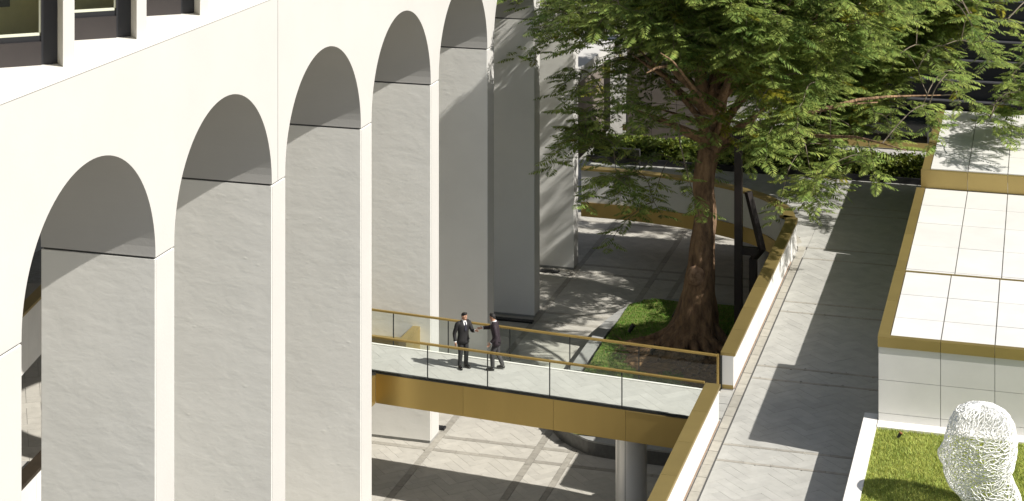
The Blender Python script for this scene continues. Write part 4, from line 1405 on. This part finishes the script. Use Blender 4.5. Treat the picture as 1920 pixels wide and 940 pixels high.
def person(loc, rz, lab, pose, suit, trouser):
    """local frame: faces +x, left side is +y, z up"""
    g = G()
    pel = g.p((0, 0, 0.95), (0.13, 0.10))
    ab = g.p((0.01, 0, 1.12), (0.13, 0.10), pel)
    lean = pose.get('lean', 0.0)
    ch = g.p((0.02 + lean * 0.6, 0, 1.30), (0.15, 0.11), ab)
    nb = g.p((0.01 + lean, 0, 1.44), 0.062, ch)
    nk = g.p((0.02 + lean, 0, 1.52), 0.053, nb)
    hx = 0.035 + lean + pose.get('nod', 0.0)
    yaw = pose.get('yaw', 0.0)
    fx, fy = math.cos(yaw), math.sin(yaw)
    h1 = g.p((hx, 0, 1.595), (0.075, 0.08), nk)
    h2 = g.p((hx + 0.005 * fx, 0.005 * fy, 1.665), (0.083, 0.088), h1)
    h3 = g.p((hx - 0.005, 0, 1.735), (0.045, 0.05), h2)
    chin = g.p((hx + 0.078 * fx, 0.078 * fy, 1.567), 0.030, h1)
    nose = g.p((hx + 0.103 * fx, 0.103 * fy, 1.637), 0.014, h2)
    for sg in (1, -1):
        g.p((hx - 0.085 * fy * sg - 0.005, 0.088 * fx * sg, 1.64), (0.016, 0.024), h2)
    arms = {}
    for sg, nm in ((1, 'L'), (-1, 'R')):
        sh, el, wr = pose[nm]
        a = g.p((0.0 + lean * 0.8, 0.10 * sg, 1.405), 0.062, nb)
        b = g.p(sh, 0.058, a)
        c = g.p(el, 0.043, b)
        w_ = g.p(wr, 0.028, c)
        dd = Vector(wr) - Vector(el)
        add_hand(g, w_, Vector(wr), dd, pose.get('up' + nm, Vector((1, 0, 0.2))), 0.45 * (-sg if nm == 'L' else 1) * 0.8)
        arms[nm] = (sh, el, wr)
    feet = {}
    for sg, nm in ((1, 'l'), (-1, 'r')):
        kn, an, toe = pose[nm]
        a = g.p((0, 0.085 * sg, 0.90), 0.095, pel)
        b = g.p(kn, 0.058, a)
        c = g.p(an, 0.040, b)
        g.p(toe, 0.032, c)
        feet[nm] = (kn, an, toe)
    body = skin_mesh('person', g.v, g.e, g.r, 'skin', None, 0, 2)
    body.location = Vector(loc) + Vector(OFF); body.rotation_euler.z = rz
    tag(body, lab, 'person')
    # trousers
    tg = G()
    pz = tg.p((0, 0, 0.98), (0.150, 0.115))
    for sg, nm in ((1, 'l'), (-1, 'r')):
        kn, an, toe = feet[nm]
        a = tg.p((0, 0.085 * sg, 0.86), 0.112, pz)
        th_ = tg.p(Vector((0, 0.085 * sg, 0.86)).lerp(Vector(kn), 0.5), 0.098, a)
        b = tg.p(kn, 0.082, th_)
        c = tg.p(Vector(kn).lerp(Vector(an), 0.55), 0.074, b)
        tg.p(Vector(an) + Vector((0, 0, -0.015)), 0.070, c)
    skin_mesh('trousers', tg.v, tg.e, tg.r, trouser, body, 0, 2)
    # jacket: lofted torso with sleeves
    jm = MB()
    l = lean
    jm.loft([(0.00, 0, 0.79, 0.140, 0.215), (0.00, 0, 0.90, 0.140, 0.210), (0.01, 0, 1.06, 0.122, 0.182), (0.01 + l * .3, 0, 1.18, 0.128, 0.190), (0.015 + l * .6, 0, 1.32, 0.138, 0.215),
             (0.01 + l * .85, 0, 1.41, 0.120, 0.225), (0.0 + l, 0, 1.465, 0.092, 0.165), (0.008 + l, 0, 1.505, 0.080, 0.092), (0.012 + l, 0, 1.525, 0.074, 0.076)], 20)
    for nm in ('L', 'R'):
        sh, el, wr = (Vector(q) for q in arms[nm])
        sg = 1 if nm == 'L' else -1
        s0 = Vector((l * .8, 0.13 * sg, 1.425))
        P = [s0, sh, sh.lerp(el, 0.5), el, el.lerp(wr, 0.5), el.lerp(wr, 0.90)]
        jm.tube(catmull(P, 2), np.interp(np.linspace(0, 5, 11), range(6), [0.078, 0.080, 0.070, 0.062, 0.055, 0.050]).tolist(), 12)
    jm.build('jacket', suit, body, smooth=True, local=True)
    # shirt front, collar, tie, cuffs
    sm = MB()
    x0 = 0.150 + l * 0.55
    sm.add([(x0 + 0.004, 0, 1.22), (0.128 + l * .9, 0.055, 1.42), (0.072 + l, 0.052, 1.50), (0.072 + l, -0.052, 1.50), (0.128 + l * .9, -0.055, 1.42),
            (x0 - 0.02, 0, 1.22), (0.10 + l * .9, 0.055, 1.42), (0.05 + l, 0.052, 1.50), (0.05 + l, -0.052, 1.50), (0.10 + l * .9, -0.055, 1.42)],
           [(0, 1, 2, 3, 4), (9, 8, 7, 6, 5), (0, 5, 6, 1), (1, 6, 7, 2), (3, 8, 9, 4), (4, 9, 5, 0), (2, 7, 8, 3)])
    sm.tube([(0.012 + l, 0, 1.475), (0.018 + l, 0, 1.545)], [0.090, 0.072], 16)
    for nm in ('L', 'R'):
        sh, el, wr = (Vector(q) for q in arms[nm])
        sm.tube([el.lerp(wr, 0.86), el.lerp(wr, 1.02)], 0.041, 10)
    sm.build('shirt', 'shirt', body, local=True)
    tm_ = MB()
    tm_.add([(0.082 + l, 0.020, 1.495), (0.082 + l, -0.020, 1.495), (0.140 + l * .9, -0.013, 1.455), (0.140 + l * .9, 0.013, 1.455), (x0 + 0.014, -0.034, 1.24), (x0 + 0.014, 0.034, 1.24), (x0 + 0.012, 0, 1.20)],
            [(0, 1, 2, 3), (3, 2, 4, 6, 5)])
    tm_.build('tie', 'tie', body, local=True)
    hm = MB()
    hc = Vector((hx, 0, 1.675))
    ax = Vector((fx, fy, 0)); ay = Vector((-fy, fx, 0))
    # a cap of short hair: full at the back and crown, with the hairline rising over the forehead and temples
    NU, NV = 9, 18
    vv = []
    for i in range(NU):
        for k in range(NV):
            ph = 2 * math.pi * k / NV
            front = 0.5 + 0.5 * math.cos(ph)
            low = -0.075 + 0.105 * front ** 0.8
            t = i / (NU - 1)
            z = low + (0.088 - low) * math.sin(t * math.pi / 2)
            rr_ = math.sqrt(max(0.0, 1 - (max(z, -0.02) / 0.089) ** 2)) if i < NU - 1 else 0.0
            wv_ = 1 + 0.05 * math.sin(5 * ph + 3 * i) * (0.3 + t)
            q = hc + ax * (math.cos(ph) * 0.094 * rr_ * wv_ - 0.006) + ay * (math.sin(ph) * 0.086 * rr_ * wv_)
            vv.append((q.x, q.y, hc.z + z))
    ff = [(i * NV + k, i * NV + (k + 1) % NV, (i + 1) * NV + (k + 1) % NV, (i + 1) * NV + k) for i in range(NU - 1) for k in range(NV)]
    hm.add(vv, ff)
    for q in range(22):
        a = random.uniform(-1.0, 1.0)
        p0 = hc + ax * 0.045 + ay * (0.06 * a) + Vector((0, 0, 0.080))
        p1 = hc + ax * (0.094 - 0.02 * abs(a)) + ay * (0.075 * a) + Vector((0, 0, 0.030 + random.uniform(-.012, .02)))
        hm.tube([p0, (p0 + p1) / 2 + Vector((0, 0, 0.016)) + ax * 0.012, p1], [0.009, 0.009, 0.004], 5)
    hm.build('hair', 'hair', body, smooth=True, local=True)
    em = MB()
    for sg in (1, -1):
        q = hc + ax * 0.086 + ay * (0.032 * sg) + Vector((0, 0, -0.022))
        em.tube([q - ay * 0.013, q, q + ay * 0.013], [0.003, 0.006, 0.003], 6)
        em.tube([q - ay * 0.020 + Vector((0, 0, 0.019)), q + ay * 0.020 + Vector((0, 0, 0.021))], 0.0028, 5)
    em.build('eyes_and_brows', 'hair', body, local=True)
    mm_ = MB()
    q = hc + ax * 0.090 + Vector((0, 0, -0.088))
    mm_.tube([q - ay * 0.022, q + ax * 0.005, q + ay * 0.022], [0.004, 0.008, 0.004], 6)
    mm_.build('lips', 'lips', body, local=True)
    for nm in ('l', 'r'):
        kn, an, toe = (Vector(q) for q in feet[nm])
        dv = toe - an; dv.z = 0; dv.normalize()
        heel = Vector((an.x, an.y, max(0.0, an.z - 0.085)))
        s1 = MB()
        a = heel - dv * 0.05 + Vector((0, 0, 0.045)); b = heel + dv * 0.06 + Vector((0, 0, 0.055)); c = heel + dv * 0.16 + Vector((0, 0, 0.036)); d = heel + dv * 0.215 + Vector((0, 0, 0.030))
        if toe.z < an.z - 0.09: pass
        s1.tube(catmull([a, b, c, d], 2), [0.040, .048, .05, .052, .048, .042, .022], 12)
        s1.build('shoe', 'shoe', body, smooth=True, local=True)
    return body
V3 = Vector
# left man: turned half to the camera, right arm down, left arm reaching out to the handshake
person((2.66, 55.20, T), R(-42), 'man in a black suit and tie standing on the footbridge, left of the pair',
       dict(L=(V3((0.0, 0.205, 1.395)), V3((0.12, 0.27, 1.16)), V3((0.32, 0.26, 1.21))),
            R=(V3((0.0, -0.205, 1.395)), V3((-0.05, -0.285, 1.11)), V3((0.03, -0.30, 0.87))),
            upL=V3((0, 0, 1)), upR=V3((1, 0, 0)), lean=0.02, nod=0.02, yaw=0.35,
            l=(V3((0.03, 0.10, 0.50)), V3((-0.01, 0.11, 0.085)), V3((0.14, 0.14, 0.03))),
            r=(V3((0.02, -0.10, 0.50)), V3((-0.01, -0.12, 0.085)), V3((0.14, -0.15, 0.03)))), 'suit', 'trouser')
# right man: faces him, right arm stretched forward, mid-step
person((3.72, 55.32, T), R(186), 'man in a dark plum suit stepping forward with his arm out, right of the pair',
       dict(R=(V3((0.05, -0.205, 1.395)), V3((0.26, -0.20, 1.25)), V3((0.47, -0.13, 1.24))),
            L=(V3((0.02, 0.205, 1.395)), V3((-0.04, 0.27, 1.12)), V3((0.13, 0.26, 0.92))),
            upR=V3((0, 0, 1)), upL=V3((1, 0, 0)), lean=0.06, nod=0.03, yaw=0.0,
            l=(V3((0.12, 0.10, 0.51)), V3((0.10, 0.10, 0.085)), V3((0.25, 0.11, 0.03))),
            r=(V3((-0.02, -0.09, 0.50)), V3((-0.20, -0.09, 0.11)), V3((-0.06, -0.10, 0.03)))), 'suit2', 'trouser2')
